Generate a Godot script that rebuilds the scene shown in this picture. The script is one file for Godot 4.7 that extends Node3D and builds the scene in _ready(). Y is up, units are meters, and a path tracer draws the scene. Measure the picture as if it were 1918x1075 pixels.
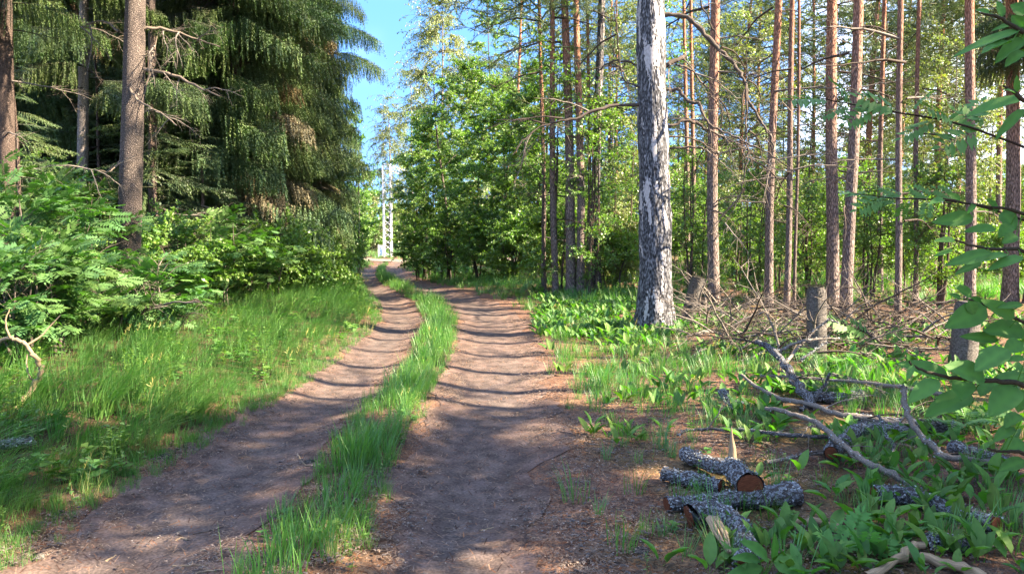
extends Node3D
# A forest track in early summer: two wheel ruts through grass, spruces on one side, birch and pines on the other.

const FOCAL := 1395.0          # focal length in pixels of the 1918 x 1075 photograph
const EYE := 1.6
const PITCH := 4.81

var rng := RandomNumberGenerator.new()
var soft := FastNoiseLite.new()
var fine := FastNoiseLite.new()
var mats := {}
var used := {}
var track_rows := []           # [distance, left rut a, left rut b, right rut a, right rut b]


# ------------------------------------------------------------------ mesh builder
class Shape:
	var v := PackedVector3Array()
	var n := PackedVector3Array()
	var c := PackedColorArray()
	var t := PackedVector2Array()
	var k := PackedInt32Array()

	func leaf(p: Vector3, d: Vector3, up: Vector3, l: float, w: float, col: Color, fold := 0.14) -> void:
		var side := d.cross(up).normalized()
		var nn := side.cross(d).normalized()
		var m := p + d * (l * 0.42)
		var b := v.size()
		v.append(p)
		v.append(m + side * (w * 0.5) + nn * (w * fold))
		v.append(p + d * l - nn * (l * 0.08))
		v.append(m - side * (w * 0.5) + nn * (w * fold))
		for i in 4:
			n.append(nn)
			c.append(col)
			t.append(Vector2(0.5, 0.5))
		k.append_array(PackedInt32Array([b, b + 1, b + 2, b, b + 2, b + 3]))

	func needle(p: Vector3, q: Vector3, w: Vector3, col: Color) -> void:
		var b := v.size()
		v.append(p - w)
		v.append(q)
		v.append(p + w)
		var nn := (q - p).cross(w).normalized()
		for i in 3:
			n.append(nn)
			c.append(col)
			t.append(Vector2(0.5, 0.5))
		k.append_array(PackedInt32Array([b, b + 1, b + 2]))

	func blade(p: Vector3, d: Vector3, bend: Vector3, l: float, w: float, col: Color, tip: Color, segs := 3) -> void:
		var side := d.cross(bend + Vector3(0.01, 0.0, 0.02)).normalized() * (w * 0.5)
		var b := v.size()
		for i in segs + 1:
			var s := float(i) / segs
			var q := p + d * (l * s) + bend * (l * s * s)
			var nn := (d + bend * (2.0 * s)).cross(side).normalized()
			var cc := col.lerp(tip, s)
			if i < segs:
				var ww := side * (1.0 - s * s * 0.75)
				v.append(q - ww)
				v.append(q + ww)
				n.append(nn)
				n.append(nn)
				c.append(cc)
				c.append(cc)
				t.append(Vector2(0, s))
				t.append(Vector2(1, s))
			else:
				v.append(q)
				n.append(nn)
				c.append(cc)
				t.append(Vector2(0.5, 1))
		for i in segs - 1:
			var a := b + i * 2
			k.append_array(PackedInt32Array([a, a + 2, a + 1, a + 1, a + 2, a + 3]))
		var e := b + (segs - 1) * 2
		k.append_array(PackedInt32Array([e, e + 2, e + 1]))

	func tube(pts: PackedVector3Array, rad: PackedFloat32Array, sides: int, col: Color, around := 1.0, along := 1.0, cap := false, tip := Color(-1, 0, 0), rough: FastNoiseLite = null, amp := 0.0) -> void:
		var count := pts.size()
		var b := v.size()
		var ref := Vector3(0.13, 0.31, 0.94)
		var way := (pts[count - 1] - pts[0]).normalized()
		if absf(way.dot(ref)) > 0.8:
			ref = Vector3(0.94, 0.3, -0.1)
		var run := 0.0
		for i in count:
			var d := (pts[mini(i + 1, count - 1)] - pts[maxi(i - 1, 0)]).normalized()
			var x := d.cross(ref).normalized()
			var y := x.cross(d)
			if i > 0:
				run += pts[i].distance_to(pts[i - 1])
			var cc := col if tip.r < 0.0 else col.lerp(tip, float(i) / (count - 1))
			for j in sides + 1:
				var a := TAU * j / sides
				var o := x * cos(a) + y * sin(a)
				var r := rad[i]
				if rough:
					var q := pts[i] + o * r
					r *= 1.0 + amp * rough.get_noise_3d(q.x, q.y * 0.45, q.z)
				v.append(pts[i] + o * r)
				n.append(o)
				c.append(cc)
				t.append(Vector2(around * j / sides, run * along))
		for i in count - 1:
			for j in sides:
				var p := b + i * (sides + 1) + j
				var q := p + sides + 1
				k.append_array(PackedInt32Array([p, q, p + 1, p + 1, q, q + 1]))
		if cap:
			disc(pts[count - 1], (pts[count - 1] - pts[count - 2]).normalized(), rad[count - 1], sides, col if tip.r < 0.0 else tip)

	func disc(p: Vector3, d: Vector3, r: float, sides: int, col: Color) -> void:
		var ref := Vector3(0.13, 0.31, 0.94)
		if absf(d.dot(ref)) > 0.8:
			ref = Vector3(0.94, 0.3, -0.1)
		var x := d.cross(ref).normalized()
		var y := x.cross(d)
		var b := v.size()
		v.append(p + d * r * 0.04)
		n.append(d)
		c.append(col)
		t.append(Vector2(0.5, 0.5))
		for j in sides + 1:
			var a := TAU * j / sides
			var o := x * cos(a) + y * sin(a)
			v.append(p + o * r)
			n.append(d)
			c.append(col)
			t.append(Vector2(0.5 + 0.48 * cos(a), 0.5 + 0.48 * sin(a)))
			if j > 0:
				k.append_array(PackedInt32Array([b, b + j, b + j + 1]))

	func box(at: Vector3, size: Vector3, col: Color, turn := Basis()) -> void:
		for axis in 3:
			for s in [-1.0, 1.0]:
				var nn := Vector3.ZERO
				nn[axis] = s
				var u := Vector3.ZERO
				u[(axis + 1) % 3] = 0.5
				var w := nn.cross(u)
				var b := v.size()
				for q in [-u - w, u - w, u + w, -u + w]:
					v.append(at + turn * ((nn * 0.5 + q) * size))
					n.append(turn * nn)
					c.append(col)
					t.append(Vector2(q[(axis + 1) % 3], q[(axis + 2) % 3]))
				k.append_array(PackedInt32Array([b, b + 2, b + 1, b, b + 3, b + 2]))

	func quad(a: Vector3, b2: Vector3, c2: Vector3, d2: Vector3, col: Color) -> void:
		var b := v.size()
		var nn := (c2 - a).cross(b2 - a).normalized()
		for q in [a, b2, c2, d2]:
			v.append(q)
			n.append(nn)
			c.append(col)
			t.append(Vector2(0.5, 0.5))
		k.append_array(PackedInt32Array([b, b + 1, b + 2, b, b + 2, b + 3]))

	func mesh(m: Material) -> ArrayMesh:
		for i in range(0, k.size(), 3):              # faces run clockwise as seen from the side their normals point to
			var o := v[k[i]]
			if (v[k[i + 1]] - o).cross(v[k[i + 2]] - o).dot(n[k[i]] + n[k[i + 1]] + n[k[i + 2]]) > 0.0:
				var h := k[i + 1]
				k[i + 1] = k[i + 2]
				k[i + 2] = h
		var a := []
		a.resize(Mesh.ARRAY_MAX)
		a[Mesh.ARRAY_VERTEX] = v
		a[Mesh.ARRAY_NORMAL] = n
		a[Mesh.ARRAY_COLOR] = c
		a[Mesh.ARRAY_TEX_UV] = t
		a[Mesh.ARRAY_INDEX] = k
		var out := ArrayMesh.new()
		out.add_surface_from_arrays(Mesh.PRIMITIVE_TRIANGLES, a)
		out.surface_set_material(0, m)
		return out


# ------------------------------------------------------------------ small helpers
func rr(a: float, b: float) -> float:
	return rng.randf_range(a, b)


func rv() -> Vector3:
	return Vector3(rr(-1, 1), rr(-1, 1), rr(-1, 1))


func lin(r: float, g: float, b: float) -> Color:
	return Color(r, g, b).linear_to_srgb()


func tint(spread := 0.2, warm := 0.1) -> Color:
	var f := 1.0 - rr(0.0, spread)
	var w := rr(-warm, warm)
	return Color(clampf(f * (1.0 + w), 0, 1), clampf(f, 0, 1), clampf(f * (1.0 - w * 1.4), 0, 1))


func numbered(called: String) -> String:
	var k: int = used.get(called, 0)
	used[called] = k + 1
	return called if k == 0 else "%s_%03d" % [called, k]


func tag(o: Node, label := "", category := "", group := "", kind := "") -> void:
	if label:
		o.set_meta("label", label)
	if category:
		o.set_meta("category", category)
	if group:
		o.set_meta("group", group)
	if kind:
		o.set_meta("kind", kind)


func thing(called: String, at: Vector3, label: String, category: String, group := "") -> Node3D:
	var o := Node3D.new()
	o.name = numbered(called)
	o.position = at
	add_child(o)
	tag(o, label, category, group)
	return o


func part(called: String, m: Mesh, parent: Node3D, tr := Transform3D()) -> MeshInstance3D:
	var o := MeshInstance3D.new()
	o.name = called if parent != self else numbered(called)
	o.mesh = m
	o.transform = tr
	parent.add_child(o, true)
	return o


func many(called: String, m: Mesh, parent: Node3D, where: Array, cols: Array) -> MultiMeshInstance3D:
	if where.is_empty():
		return null
	var mm := MultiMesh.new()
	mm.transform_format = MultiMesh.TRANSFORM_3D
	mm.use_colors = true
	mm.mesh = m
	mm.instance_count = where.size()
	for i in where.size():
		mm.set_instance_transform(i, where[i])
		mm.set_instance_color(i, cols[i])
	var o := MultiMeshInstance3D.new()
	o.name = called if parent != self else numbered(called)
	o.multimesh = mm
	parent.add_child(o, true)
	o.set_meta("kind", "stuff")
	return o


func along_x(d: Vector3, up: Vector3, s: float) -> Basis:
	var x := d.normalized()
	var z := x.cross(up).normalized()
	var y := z.cross(x)
	return Basis(x * s, y * s, z * s)


# ------------------------------------------------------------------ the lie of the land
func rut(x: float, d: float, a: float, b: float) -> float:
	var m := (a + b) * 0.5
	var h := (b - a) * 0.5
	return clampf(1.0 - absf(x - m) / (h * 1.25), 0.0, 1.0)


func row(d: float) -> Array:
	var last: int = track_rows.size() - 1
	if d <= track_rows[0][0]:
		return track_rows[0]
	if d >= track_rows[last][0]:
		return track_rows[last]
	for i in last:
		if d < track_rows[i + 1][0]:
			var s: float = (d - track_rows[i][0]) / (track_rows[i + 1][0] - track_rows[i][0])
			var out := []
			for j in 5:
				out.append(lerpf(track_rows[i][j], track_rows[i + 1][j], s))
			return out
	return track_rows[last]


func slope(d: float) -> float:
	return -0.75 * smoothstep(14.0, 36.0, d)


func land(x: float, z: float) -> float:
	var d := -z
	var y := slope(d) + soft.get_noise_2d(x * 4.0, z * 4.0) * 0.05
	if track_rows.is_empty():
		return y
	var r := row(d)
	var deep: float = maxf(rut(x, d, r[1], r[2]), rut(x, d, r[3], r[4]))
	y -= smoothstep(0.0, 0.8, deep) * 0.07
	if x < r[1]:
		y += smoothstep(0.0, 2.0, r[1] - x) * 0.14
	if x > r[4]:
		y += smoothstep(0.3, 2.5, x - r[4]) * 0.10
	return y


func ray(px: float, py: float) -> Vector3:
	var d := Vector3((px - 959.0) / FOCAL, (537.5 - py) / FOCAL, -1.0)
	return d.rotated(Vector3.RIGHT, deg_to_rad(-PITCH))


func at(px: float, py: float, d: float) -> Vector3:
	var q := ray(px, py)
	return Vector3(0, EYE, 0) + q * (d / -q.z)


func spot(px: float, py: float) -> Vector3:     # the point of the ground seen at a place of the photograph
	var q := ray(px, py)
	var g := 0.0
	var p := Vector3.ZERO
	for i in 24:
		var s := (EYE - g) / maxf(-q.y, 0.004)
		p = Vector3(0, EYE, 0) + q * s
		g = lerpf(g, land(p.x, p.z), 0.7)
	p.y = land(p.x, p.z)
	return p


func on_land(x: float, d: float) -> Vector3:
	return Vector3(x, land(x, -d), -d)


# ------------------------------------------------------------------ materials
func noise_bytes(seed_value: int, freq: float, w: int, h: int, kind := FastNoiseLite.TYPE_SIMPLEX_SMOOTH, octaves := 4, ret := FastNoiseLite.RETURN_DISTANCE) -> PackedByteArray:
	var f := FastNoiseLite.new()
	f.seed = seed_value
	f.noise_type = kind
	f.frequency = freq
	f.fractal_octaves = octaves
	f.cellular_return_type = ret
	var im := f.get_seamless_image(w, h)
	im.convert(Image.FORMAT_L8)
	return im.get_data()


func picture(bytes: PackedByteArray, w: int, h: int, grey := false) -> ImageTexture:
	return ImageTexture.create_from_image(Image.create_from_data(w, h, false, Image.FORMAT_L8 if grey else Image.FORMAT_RGB8, bytes))


func leaf_mat(col: Color, back: Color, rough := 0.42, spec := 0.55) -> StandardMaterial3D:
	var m := StandardMaterial3D.new()
	m.albedo_color = col
	m.vertex_color_use_as_albedo = true
	m.roughness = rough
	m.metallic_specular = spec
	m.backlight_enabled = true
	m.backlight = back
	m.cull_mode = BaseMaterial3D.CULL_DISABLED
	return m


func tex_mat(col: Color, albedo: Texture2D, bump: Texture2D, bump_cm: float, scale := Vector3.ONE, tri := false) -> StandardMaterial3D:
	var m := StandardMaterial3D.new()
	m.albedo_color = col
	m.vertex_color_use_as_albedo = true
	m.albedo_texture = albedo
	m.roughness = 0.92
	m.metallic_specular = 0.25
	m.uv1_scale = scale
	if tri:
		m.uv1_triplanar = true
		m.uv1_world_triplanar = true
	if bump:
		m.heightmap_enabled = true
		m.heightmap_texture = bump
		m.heightmap_scale = bump_cm
	return m


func stroke(buf: PackedByteArray, size: int, x: float, y: float, ang: float, l: int, r: int, g: int, b: int, fat := false) -> void:
	var cx := cos(ang)
	var cy := sin(ang)
	for i in l:
		var px := posmod(int(x + cx * i), size)
		var py := posmod(int(y + cy * i), size)
		var o := (py * size + px) * 3
		buf[o] = r
		buf[o + 1] = g
		buf[o + 2] = b
		if fat:
			o = (py * size + (px + 1) % size) * 3
			buf[o] = r
			buf[o + 1] = g
			buf[o + 2] = b


func make_litter() -> void:
	var s := 1024
	var a := noise_bytes(3, 0.012, s, s)
	var b := noise_bytes(4, 0.11, s, s)
	var buf := PackedByteArray()
	buf.resize(s * s * 3)
	for i in s * s:
		var f := 0.50 + 0.34 * (a[i] / 255.0) + 0.30 * (b[i] / 255.0 - 0.5)
		buf[i * 3] = int(clampf(f, 0.0, 1.0) * 250)
		buf[i * 3 + 1] = int(clampf(f, 0.0, 1.0) * 238)
		buf[i * 3 + 2] = int(clampf(f, 0.0, 1.0) * 228)
	rng.seed = 11
	var soil := buf.duplicate()
	var tones := [[255, 226, 190], [235, 190, 150], [120, 96, 84], [90, 74, 66], [205, 150, 112], [240, 215, 190], [150, 118, 96]]
	for i in 16000:                          # fallen needles
		var c: Array = tones[rng.randi() % tones.size()]
		stroke(buf, s, rr(0, s), rr(0, s), rr(0, TAU), rng.randi_range(14, 40), c[0], c[1], c[2], i % 3 == 0)
	for i in 2200:                            # leaf flakes and bark crumbs
		var c: Array = tones[rng.randi() % tones.size()]
		var x := rr(0, s)
		var y := rr(0, s)
		var ang := rr(0, TAU)
		var wide := rng.randi_range(3, 8)
		for j in wide:
			stroke(buf, s, x - sin(ang) * j * 0.8, y + cos(ang) * j * 0.8, ang, rng.randi_range(5, 15), c[0], c[1], c[2])
	for i in 2600:                           # the beaten rut keeps only a few
		var c: Array = tones[rng.randi() % tones.size()]
		stroke(soil, s, rr(0, s), rr(0, s), rr(0, TAU), rng.randi_range(8, 30), c[0], c[1], c[2], i % 2 == 0)
	mats.litter_tex = picture(buf, s, s)
	mats.soil_tex = picture(soil, s, s)
	mats.grit_tex = picture(b, s, s, true)
	mats.ground = tex_mat(Color.WHITE, mats.litter_tex, mats.grit_tex, 0.6, Vector3.ONE * 0.40, true)
	mats.rut = tex_mat(Color.WHITE, mats.soil_tex, mats.grit_tex, 0.35, Vector3.ONE * 0.37, true)
	mats.ground.roughness = 1.0
	mats.rut.roughness = 0.95


func make_barks() -> void:
	var s := 512
	# pine: long plates with dark furrows
	var cell := noise_bytes(21, 0.042, s, s, FastNoiseLite.TYPE_CELLULAR, 2, FastNoiseLite.RETURN_DISTANCE2_SUB)
	var grain := noise_bytes(22, 0.05, s, s)
	var buf := PackedByteArray()
	buf.resize(s * s * 3)
	var hi := PackedByteArray()
	hi.resize(s * s)
	for y in s:
		for x in s:
			var i := y * s + x
			var e := cell[i] / 255.0
			var g := grain[i] / 255.0
			var f := clampf(0.46 + 0.75 * e, 0.0, 0.76) + 0.5 * (g - 0.42)
			f = clampf(f, 0.12, 1.0)
			buf[i * 3] = int(f * 255)
			buf[i * 3 + 1] = int(clampf(f * 0.97, 0, 1) * 255)
			buf[i * 3 + 2] = int(clampf(f * 0.95, 0, 1) * 255)
			hi[i] = int(clampf(0.15 + 1.7 * e + 0.25 * g, 0, 1) * 255)
	mats.plates = picture(buf, s, s)
	mats.plates_high = picture(hi, s, s, true)
	mats.pine_bark = tex_mat(Color.WHITE, mats.plates, mats.plates_high, 1.6, Vector3(1.0, 0.42, 1.0))
	mats.spruce_bark = tex_mat(Color.WHITE, mats.plates, mats.plates_high, 1.2, Vector3(2.0, 1.6, 1.0))
	# birch: white skin torn open by black furrows, ever more of them towards the foot
	var w := 512
	var h := 1024
	var patch := noise_bytes(31, 0.013, w, h)
	var furrow := noise_bytes(32, 0.035, w, h, FastNoiseLite.TYPE_CELLULAR, 2, FastNoiseLite.RETURN_DISTANCE2_SUB)
	var speck := noise_bytes(33, 0.09, w, h)
	var line := noise_bytes(34, 0.02, w, h)
	buf = PackedByteArray()
	buf.resize(w * h * 3)
	hi = PackedByteArray()
	hi.resize(w * h)
	for y in h:
		var up := 1.0 - float(y) / h           # the top row of the picture is the top of the stem
		for x in w:
			var i := y * w + x
			# stretched upwards: patches are taller than wide
			var j := ((y / 2) % h) * w + (x + (y / 9)) % w
			var p := patch[j] / 255.0 + 0.24 * (speck[i] / 255.0 - 0.5)
			var keep := smoothstep(0.0, 0.05, p - lerpf(0.67, 0.50, up))
			var e := furrow[((y * 2) / 3 % h) * w + x] / 255.0
			var rough := clampf(0.15 + 0.85 * e * (speck[i] / 255.0) + 0.42 * (speck[i] / 255.0 - 0.2), 0.09, 0.62)
			var lent := 1.0 if line[((y * 7) % h) * w + (x / 3)] > 52 else 0.55
			var white := clampf(0.80 + 0.25 * (speck[i] / 255.0 - 0.5), 0.0, 1.0) * lent
			var f := lerpf(rough, white, keep)
			buf[i * 3] = int(clampf(f, 0, 1) * 255)
			buf[i * 3 + 1] = int(clampf(f * lerpf(1.0, 0.97, keep), 0, 1) * 255)
			buf[i * 3 + 2] = int(clampf(f * lerpf(1.02, 0.95, keep), 0, 1) * 255)
			hi[i] = int(clampf(lerpf(0.15 + 1.1 * e, 0.72, keep), 0, 1) * 255)
	mats.birch_tex = picture(buf, w, h)
	mats.birch_high = picture(hi, w, h, true)
	mats.birch_bark = tex_mat(lin(0.56, 0.55, 0.55), mats.birch_tex, mats.birch_high, 1.6)
	# lichen crust on dead wood
	var a := noise_bytes(41, 0.03, s, s)
	var b := noise_bytes(42, 0.13, s, s)
	buf = PackedByteArray()
	buf.resize(s * s * 3)
	for i in s * s:
		var on := smoothstep(0.46, 0.62, a[i] / 255.0 * 0.62 + b[i] / 255.0 * 0.38)
		var f := b[i] / 255.0
		buf[i * 3] = int(lerpf(84 + 46 * f, 164 + 50 * f, on))
		buf[i * 3 + 1] = int(lerpf(77 + 44 * f, 170 + 50 * f, on))
		buf[i * 3 + 2] = int(lerpf(73 + 42 * f, 172 + 52 * f, on))
	mats.lichen_tex = picture(buf, s, s)
	mats.speck_high = picture(b, s, s, true)
	mats.lichen_bark = tex_mat(lin(0.46, 0.46, 0.47), mats.lichen_tex, mats.speck_high, 1.4, Vector3(1.0, 1.3, 1.0))
	# pale barkless wood and weathered concrete
	buf = PackedByteArray()
	buf.resize(s * s * 3)
	for y in s:
		for x in s:
			var i := y * s + x
			var g := grain[((y / 8) % s) * s + x] / 255.0
			var f := 0.62 + 0.42 * (g - 0.4) + 0.12 * (b[i] / 255.0 - 0.5)
			f = clampf(f, 0.2, 1.0)
			buf[i * 3] = int(f * 255)
			buf[i * 3 + 1] = int(f * 240)
			buf[i * 3 + 2] = int(f * 215)
	mats.wood_tex = picture(buf, s, s)
	mats.bare_wood = tex_mat(lin(0.62, 0.52, 0.40), mats.wood_tex, null, 0.0, Vector3(2.0, 1.4, 1.0))
	mats.cut_wood = tex_mat(lin(0.34, 0.13, 0.075), mats.wood_tex, null, 0.0)
	buf = PackedByteArray()
	buf.resize(s * s * 3)
	for i in s * s:
		var f := clampf(0.55 + 0.5 * (a[i] / 255.0 - 0.5) + 0.5 * (b[i] / 255.0 - 0.5), 0.15, 1.0)
		buf[i * 3] = int(f * 255)
		buf[i * 3 + 1] = int(f * 248)
		buf[i * 3 + 2] = int(f * 238)
	mats.stone_tex = picture(buf, s, s)
	mats.concrete = tex_mat(lin(0.36, 0.34, 0.33), mats.stone_tex, mats.speck_high, 0.8, Vector3.ONE * 2.4, true)
	mats.moss = leaf_mat(lin(0.07, 0.065, 0.02), Color(0.2, 0.25, 0.1), 0.9)
	mats.twig = tex_mat(lin(0.50, 0.45, 0.41), mats.stone_tex, null, 0.0, Vector3(2, 4, 1))
	mats.dark_twig = tex_mat(lin(0.22, 0.18, 0.155), mats.stone_tex, null, 0.0, Vector3(2, 4, 1))


func make_leaf_mats() -> void:
	mats.birch_leaf = leaf_mat(lin(0.22, 0.35, 0.10), Color(0.90, 1.0, 0.42))
	mats.bush_leaf = leaf_mat(lin(0.19, 0.32, 0.075), Color(0.90, 1.0, 0.42))
	mats.weep_leaf = leaf_mat(lin(0.27, 0.32, 0.13), Color(0.86, 0.92, 0.42))
	mats.rowan_leaf = leaf_mat(lin(0.14, 0.25, 0.08), Color(0.74, 0.92, 0.40), 0.55, 0.3)
	mats.willow_leaf = leaf_mat(lin(0.10, 0.23, 0.05), Color(0.66, 0.90, 0.28), 0.6, 0.28)
	mats.pine_needle = leaf_mat(lin(0.19, 0.255, 0.095), Color(0.55, 0.62, 0.28), 0.5)
	mats.dry_needle = leaf_mat(lin(0.24, 0.20, 0.11), Color(0.45, 0.42, 0.2), 0.8)
	mats.spruce_needle = leaf_mat(lin(0.13, 0.19, 0.075), Color(0.55, 0.70, 0.30), 0.5)
	mats.grass = leaf_mat(lin(0.155, 0.32, 0.085), Color(0.78, 1.0, 0.42), 0.45)
	mats.dry_grass = leaf_mat(lin(0.33, 0.33, 0.13), Color(0.80, 0.80, 0.40), 0.5)
	mats.lily_leaf = leaf_mat(lin(0.15, 0.29, 0.07), Color(0.74, 0.95, 0.30), 0.55, 0.3)
	mats.fern = leaf_mat(lin(0.13, 0.27, 0.06), Color(0.80, 0.95, 0.35), 0.5)
	mats.dead_leaf = leaf_mat(lin(0.36, 0.245, 0.165), Color(0.4, 0.3, 0.2), 0.8)
	mats.lichen_flake = leaf_mat(lin(0.34, 0.36, 0.35), Color(0.2, 0.2, 0.2), 0.9)
	mats.white_paint = StandardMaterial3D.new()
	mats.white_paint.albedo_color = lin(0.60, 0.61, 0.63)
	mats.white_paint.roughness = 0.45
	mats.stone = tex_mat(lin(0.34, 0.32, 0.31), mats.stone_tex, mats.speck_high, 0.5, Vector3.ONE * 3.0, true)


# ------------------------------------------------------------------ leaf sprays, boughs and tufts (shared shapes)
func leafy_bough(seed_value: int, mat: Material, leaves: int, size: float, hang := 0.0) -> ArrayMesh:
	# a bough one metre long along +x
	rng.seed = seed_value
	var s := Shape.new()
	var tips := []
	var main := PackedVector3Array()
	for i in 6:
		var u := i / 5.0
		main.append(Vector3(u, 0.12 * u - (0.25 + hang * 0.5) * u * u, 0.05 * sin(u * 5.0)))
	var brown := Color(0.55, 0.38, 0.34)
	s.tube(main, PackedFloat32Array([0.011, 0.009, 0.007, 0.005, 0.0035, 0.002]), 3, brown)
	for i in 13:
		var u := rr(0.18, 0.98)
		var p := main[int(u * 5.0)].lerp(main[mini(int(u * 5.0) + 1, 5)], fposmod(u * 5.0, 1.0))
		var d := Vector3(rr(0.2, 0.9), rr(-0.4, 0.6) - hang, rr(-0.9, 0.9)).normalized()
		var l := rr(0.2, 0.48) * (1.15 - u * 0.4)
		var q := p + d * l * 0.55
		var e := q + (d + Vector3(0, -0.35 - hang * 1.6, 0)).normalized() * l * 0.5
		s.tube(PackedVector3Array([p, q, e]), PackedFloat32Array([0.005, 0.0035, 0.0015]), 3, brown)
		tips.append([p, q, e])
	for i in leaves:
		var tw: Array = tips[rng.randi() % tips.size()]
		var u := rr(0.1, 1.05)
		var p: Vector3 = tw[0].lerp(tw[1], u * 2.0) if u < 0.5 else tw[1].lerp(tw[2], u * 2.0 - 1.0)
		p += rv() * 0.03
		var d := (rv() + Vector3(0.3, -0.35 - hang, 0)).normalized()
		var up := (Vector3(0, 0.75, 0) + rv() * 0.8).normalized()
		var l := size * rr(0.7, 1.2)
		s.leaf(p, d, up, l, l * rr(0.6, 0.82), tint(0.22, 0.10))
	return s.mesh(mat)


func rowan_leaf(s: Shape, p: Vector3, d: Vector3, up: Vector3, l: float, col: Color) -> void:
	var side := d.cross(up).normalized()
	var nn := side.cross(d).normalized()
	var end := p + d * l - nn * l * 0.18
	s.needle(p, end, side * l * 0.007, Color(0.7, 0.8, 0.5))
	for i in 6:
		var u := 0.24 + i * 0.125
		var q := p + d * (l * u) - nn * (l * 0.18 * u * u)
		for e in [-1.0, 1.0]:
			var way: Vector3 = (side * e * 0.92 + d * rr(0.3, 0.5) - nn * rr(0.0, 0.35)).normalized()
			var ll := l * 0.34 * (0.72 + 0.5 * sin(u * 3.0))
			s.leaf(q, way, nn, ll, ll * 0.42, col * rr(0.86, 1.0), 0.05)
	s.leaf(end - d * l * 0.04, d, nn, l * 0.3, l * 0.105, col, 0.05)


func rowan_spray(seed_value: int, mat: Material) -> ArrayMesh:
	rng.seed = seed_value
	var s := Shape.new()
	var pts := PackedVector3Array([Vector3.ZERO, Vector3(0.22, 0.05, 0.02), Vector3(0.44, 0.07, 0.0), Vector3(0.62, 0.04, -0.02)])
	s.tube(pts, PackedFloat32Array([0.006, 0.005, 0.0035, 0.002]), 3, Color(0.5, 0.42, 0.36))
	for i in 8:
		var u := rr(0.1, 1.0)
		var p := pts[int(u * 2.99)].lerp(pts[int(u * 2.99) + 1], fposmod(u * 2.99, 1.0))
		var d := Vector3(rr(0.35, 1.0), rr(-0.35, 0.35), rr(-0.8, 0.8)).normalized()
		rowan_leaf(s, p, d, (Vector3(0, 1, 0) + rv() * 0.45).normalized(), rr(0.16, 0.23), tint(0.2, 0.08))
	return s.mesh(mat)


func weeping_bough(seed_value: int, mat: Material, needles := true) -> ArrayMesh:
	# spruce bough 1.6 m long along +x: an arching limb, side limbs, and curtains of twigs hanging from them
	rng.seed = seed_value
	var s := Shape.new()
	var main := PackedVector3Array()
	var rad := PackedFloat32Array()
	for i in 8:
		var u := i / 7.0
		main.append(Vector3(1.6 * u, 0.10 * sin(u * 3.0) - 0.38 * u * u + 0.14 * maxf(0.0, u - 0.75) * 4.0 * (u - 0.6), 0.06 * sin(u * 4.0 + seed_value)))
		rad.append(0.016 * (1.0 - u) + 0.003)
	var bark := Color(0.42, 0.33, 0.28)
	s.tube(main, rad, 4, bark)
	var strands := []
	for i in 26:
		var u := 0.12 + 0.88 * i / 26.0
		var f := u * 7.0
		var p := main[mini(int(f), 6)].lerp(main[mini(int(f), 6) + 1], fposmod(f, 1.0))
		var e := -1.0 if i % 2 else 1.0
		var l := 0.55 * (1.12 - u) + 0.12
		var q := p + Vector3(l * 0.75, -0.05 * l, e * l * rr(0.5, 0.9))
		s.tube(PackedVector3Array([p, q]), PackedFloat32Array([0.006, 0.002]), 3, bark)
		for j in 8:
			strands.append([p.lerp(q, (j + rr(0.0, 0.9)) / 7.6), rr(0.2, 0.72) * (1.1 - 0.5 * u)])
	for st in strands:
		var p: Vector3 = st[0]
		var l: float = st[1]
		var sway := Vector3(rr(-0.1, 0.25), 0, rr(-0.15, 0.15))
		var n := int(l / 0.017)
		var col := tint(0.35, 0.1)
		var last := p
		for i in n:
			var u := float(i) / n
			var q := p + Vector3(0, -l * u, 0) + sway * (l * u * u) + Vector3(0.06, 0, 0) * u
			if needles:
				var a := rr(0, TAU)
				var o := Vector3(cos(a), -0.75, sin(a)).normalized()
				s.needle(q, q + o * rr(0.03, 0.052), Vector3(-sin(a), 0, cos(a)) * 0.0085, col.lerp(Color(1, 1, 0.6), 0.35 if u > 0.8 else 0.0))
				s.needle(q, q + Vector3(-o.z, o.y, o.x) * rr(0.026, 0.044), Vector3(cos(a), 0, sin(a)) * 0.008, col)
			if i % 8 == 7:
				s.needle(last, q, Vector3(0.0035, 0, 0.001), Color(0.5, 0.42, 0.3))
				last = q
	return s.mesh(mat)


func flat_spruce_bough(seed_value: int, mat: Material) -> ArrayMesh:
	rng.seed = seed_value
	var s := Shape.new()
	var main := PackedVector3Array([Vector3.ZERO, Vector3(0.35, 0.02, 0), Vector3(0.7, -0.04, 0.03), Vector3(1.05, -0.06, 0.02)])
	s.tube(main, PackedFloat32Array([0.012, 0.009, 0.006, 0.002]), 3, Color(0.45, 0.36, 0.3))
	for i in 24:
		var u := 0.1 + 0.9 * i / 24.0
		var f := u * 3.0
		var p := main[mini(int(f), 2)].lerp(main[mini(int(f), 2) + 1], fposmod(f, 1.0))
		var e := -1.0 if i % 2 else 1.0
		var l := (0.42 * (1.15 - u) + 0.06) * rr(0.8, 1.2)
		var d := Vector3(0.8, rr(-0.3, 0.05), e * rr(0.6, 0.9)).normalized()
		var n := int(l / 0.014)
		var col := tint(0.3, 0.08)
		for j in n:
			var w := float(j) / n
			var q := p + d * (l * w) - Vector3(0, 0.18 * l * w * w, 0)
			var a := rr(0, TAU)
			var o := (d * 0.6 + Vector3(cos(a), sin(a), cos(a + 1.0)) * 0.9).normalized()
			s.needle(q, q + o * rr(0.022, 0.036), Vector3(o.z, 0.3, -o.x).normalized() * 0.005, col.lerp(Color(1, 1, 0.55), 0.5 if w > 0.72 else 0.0))
			s.needle(q, q + (d * 0.6 - (o - d * 0.6)).normalized() * 0.03, Vector3(o.z, 0.3, -o.x).normalized() * 0.005, col)
	return s.mesh(mat)


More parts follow.
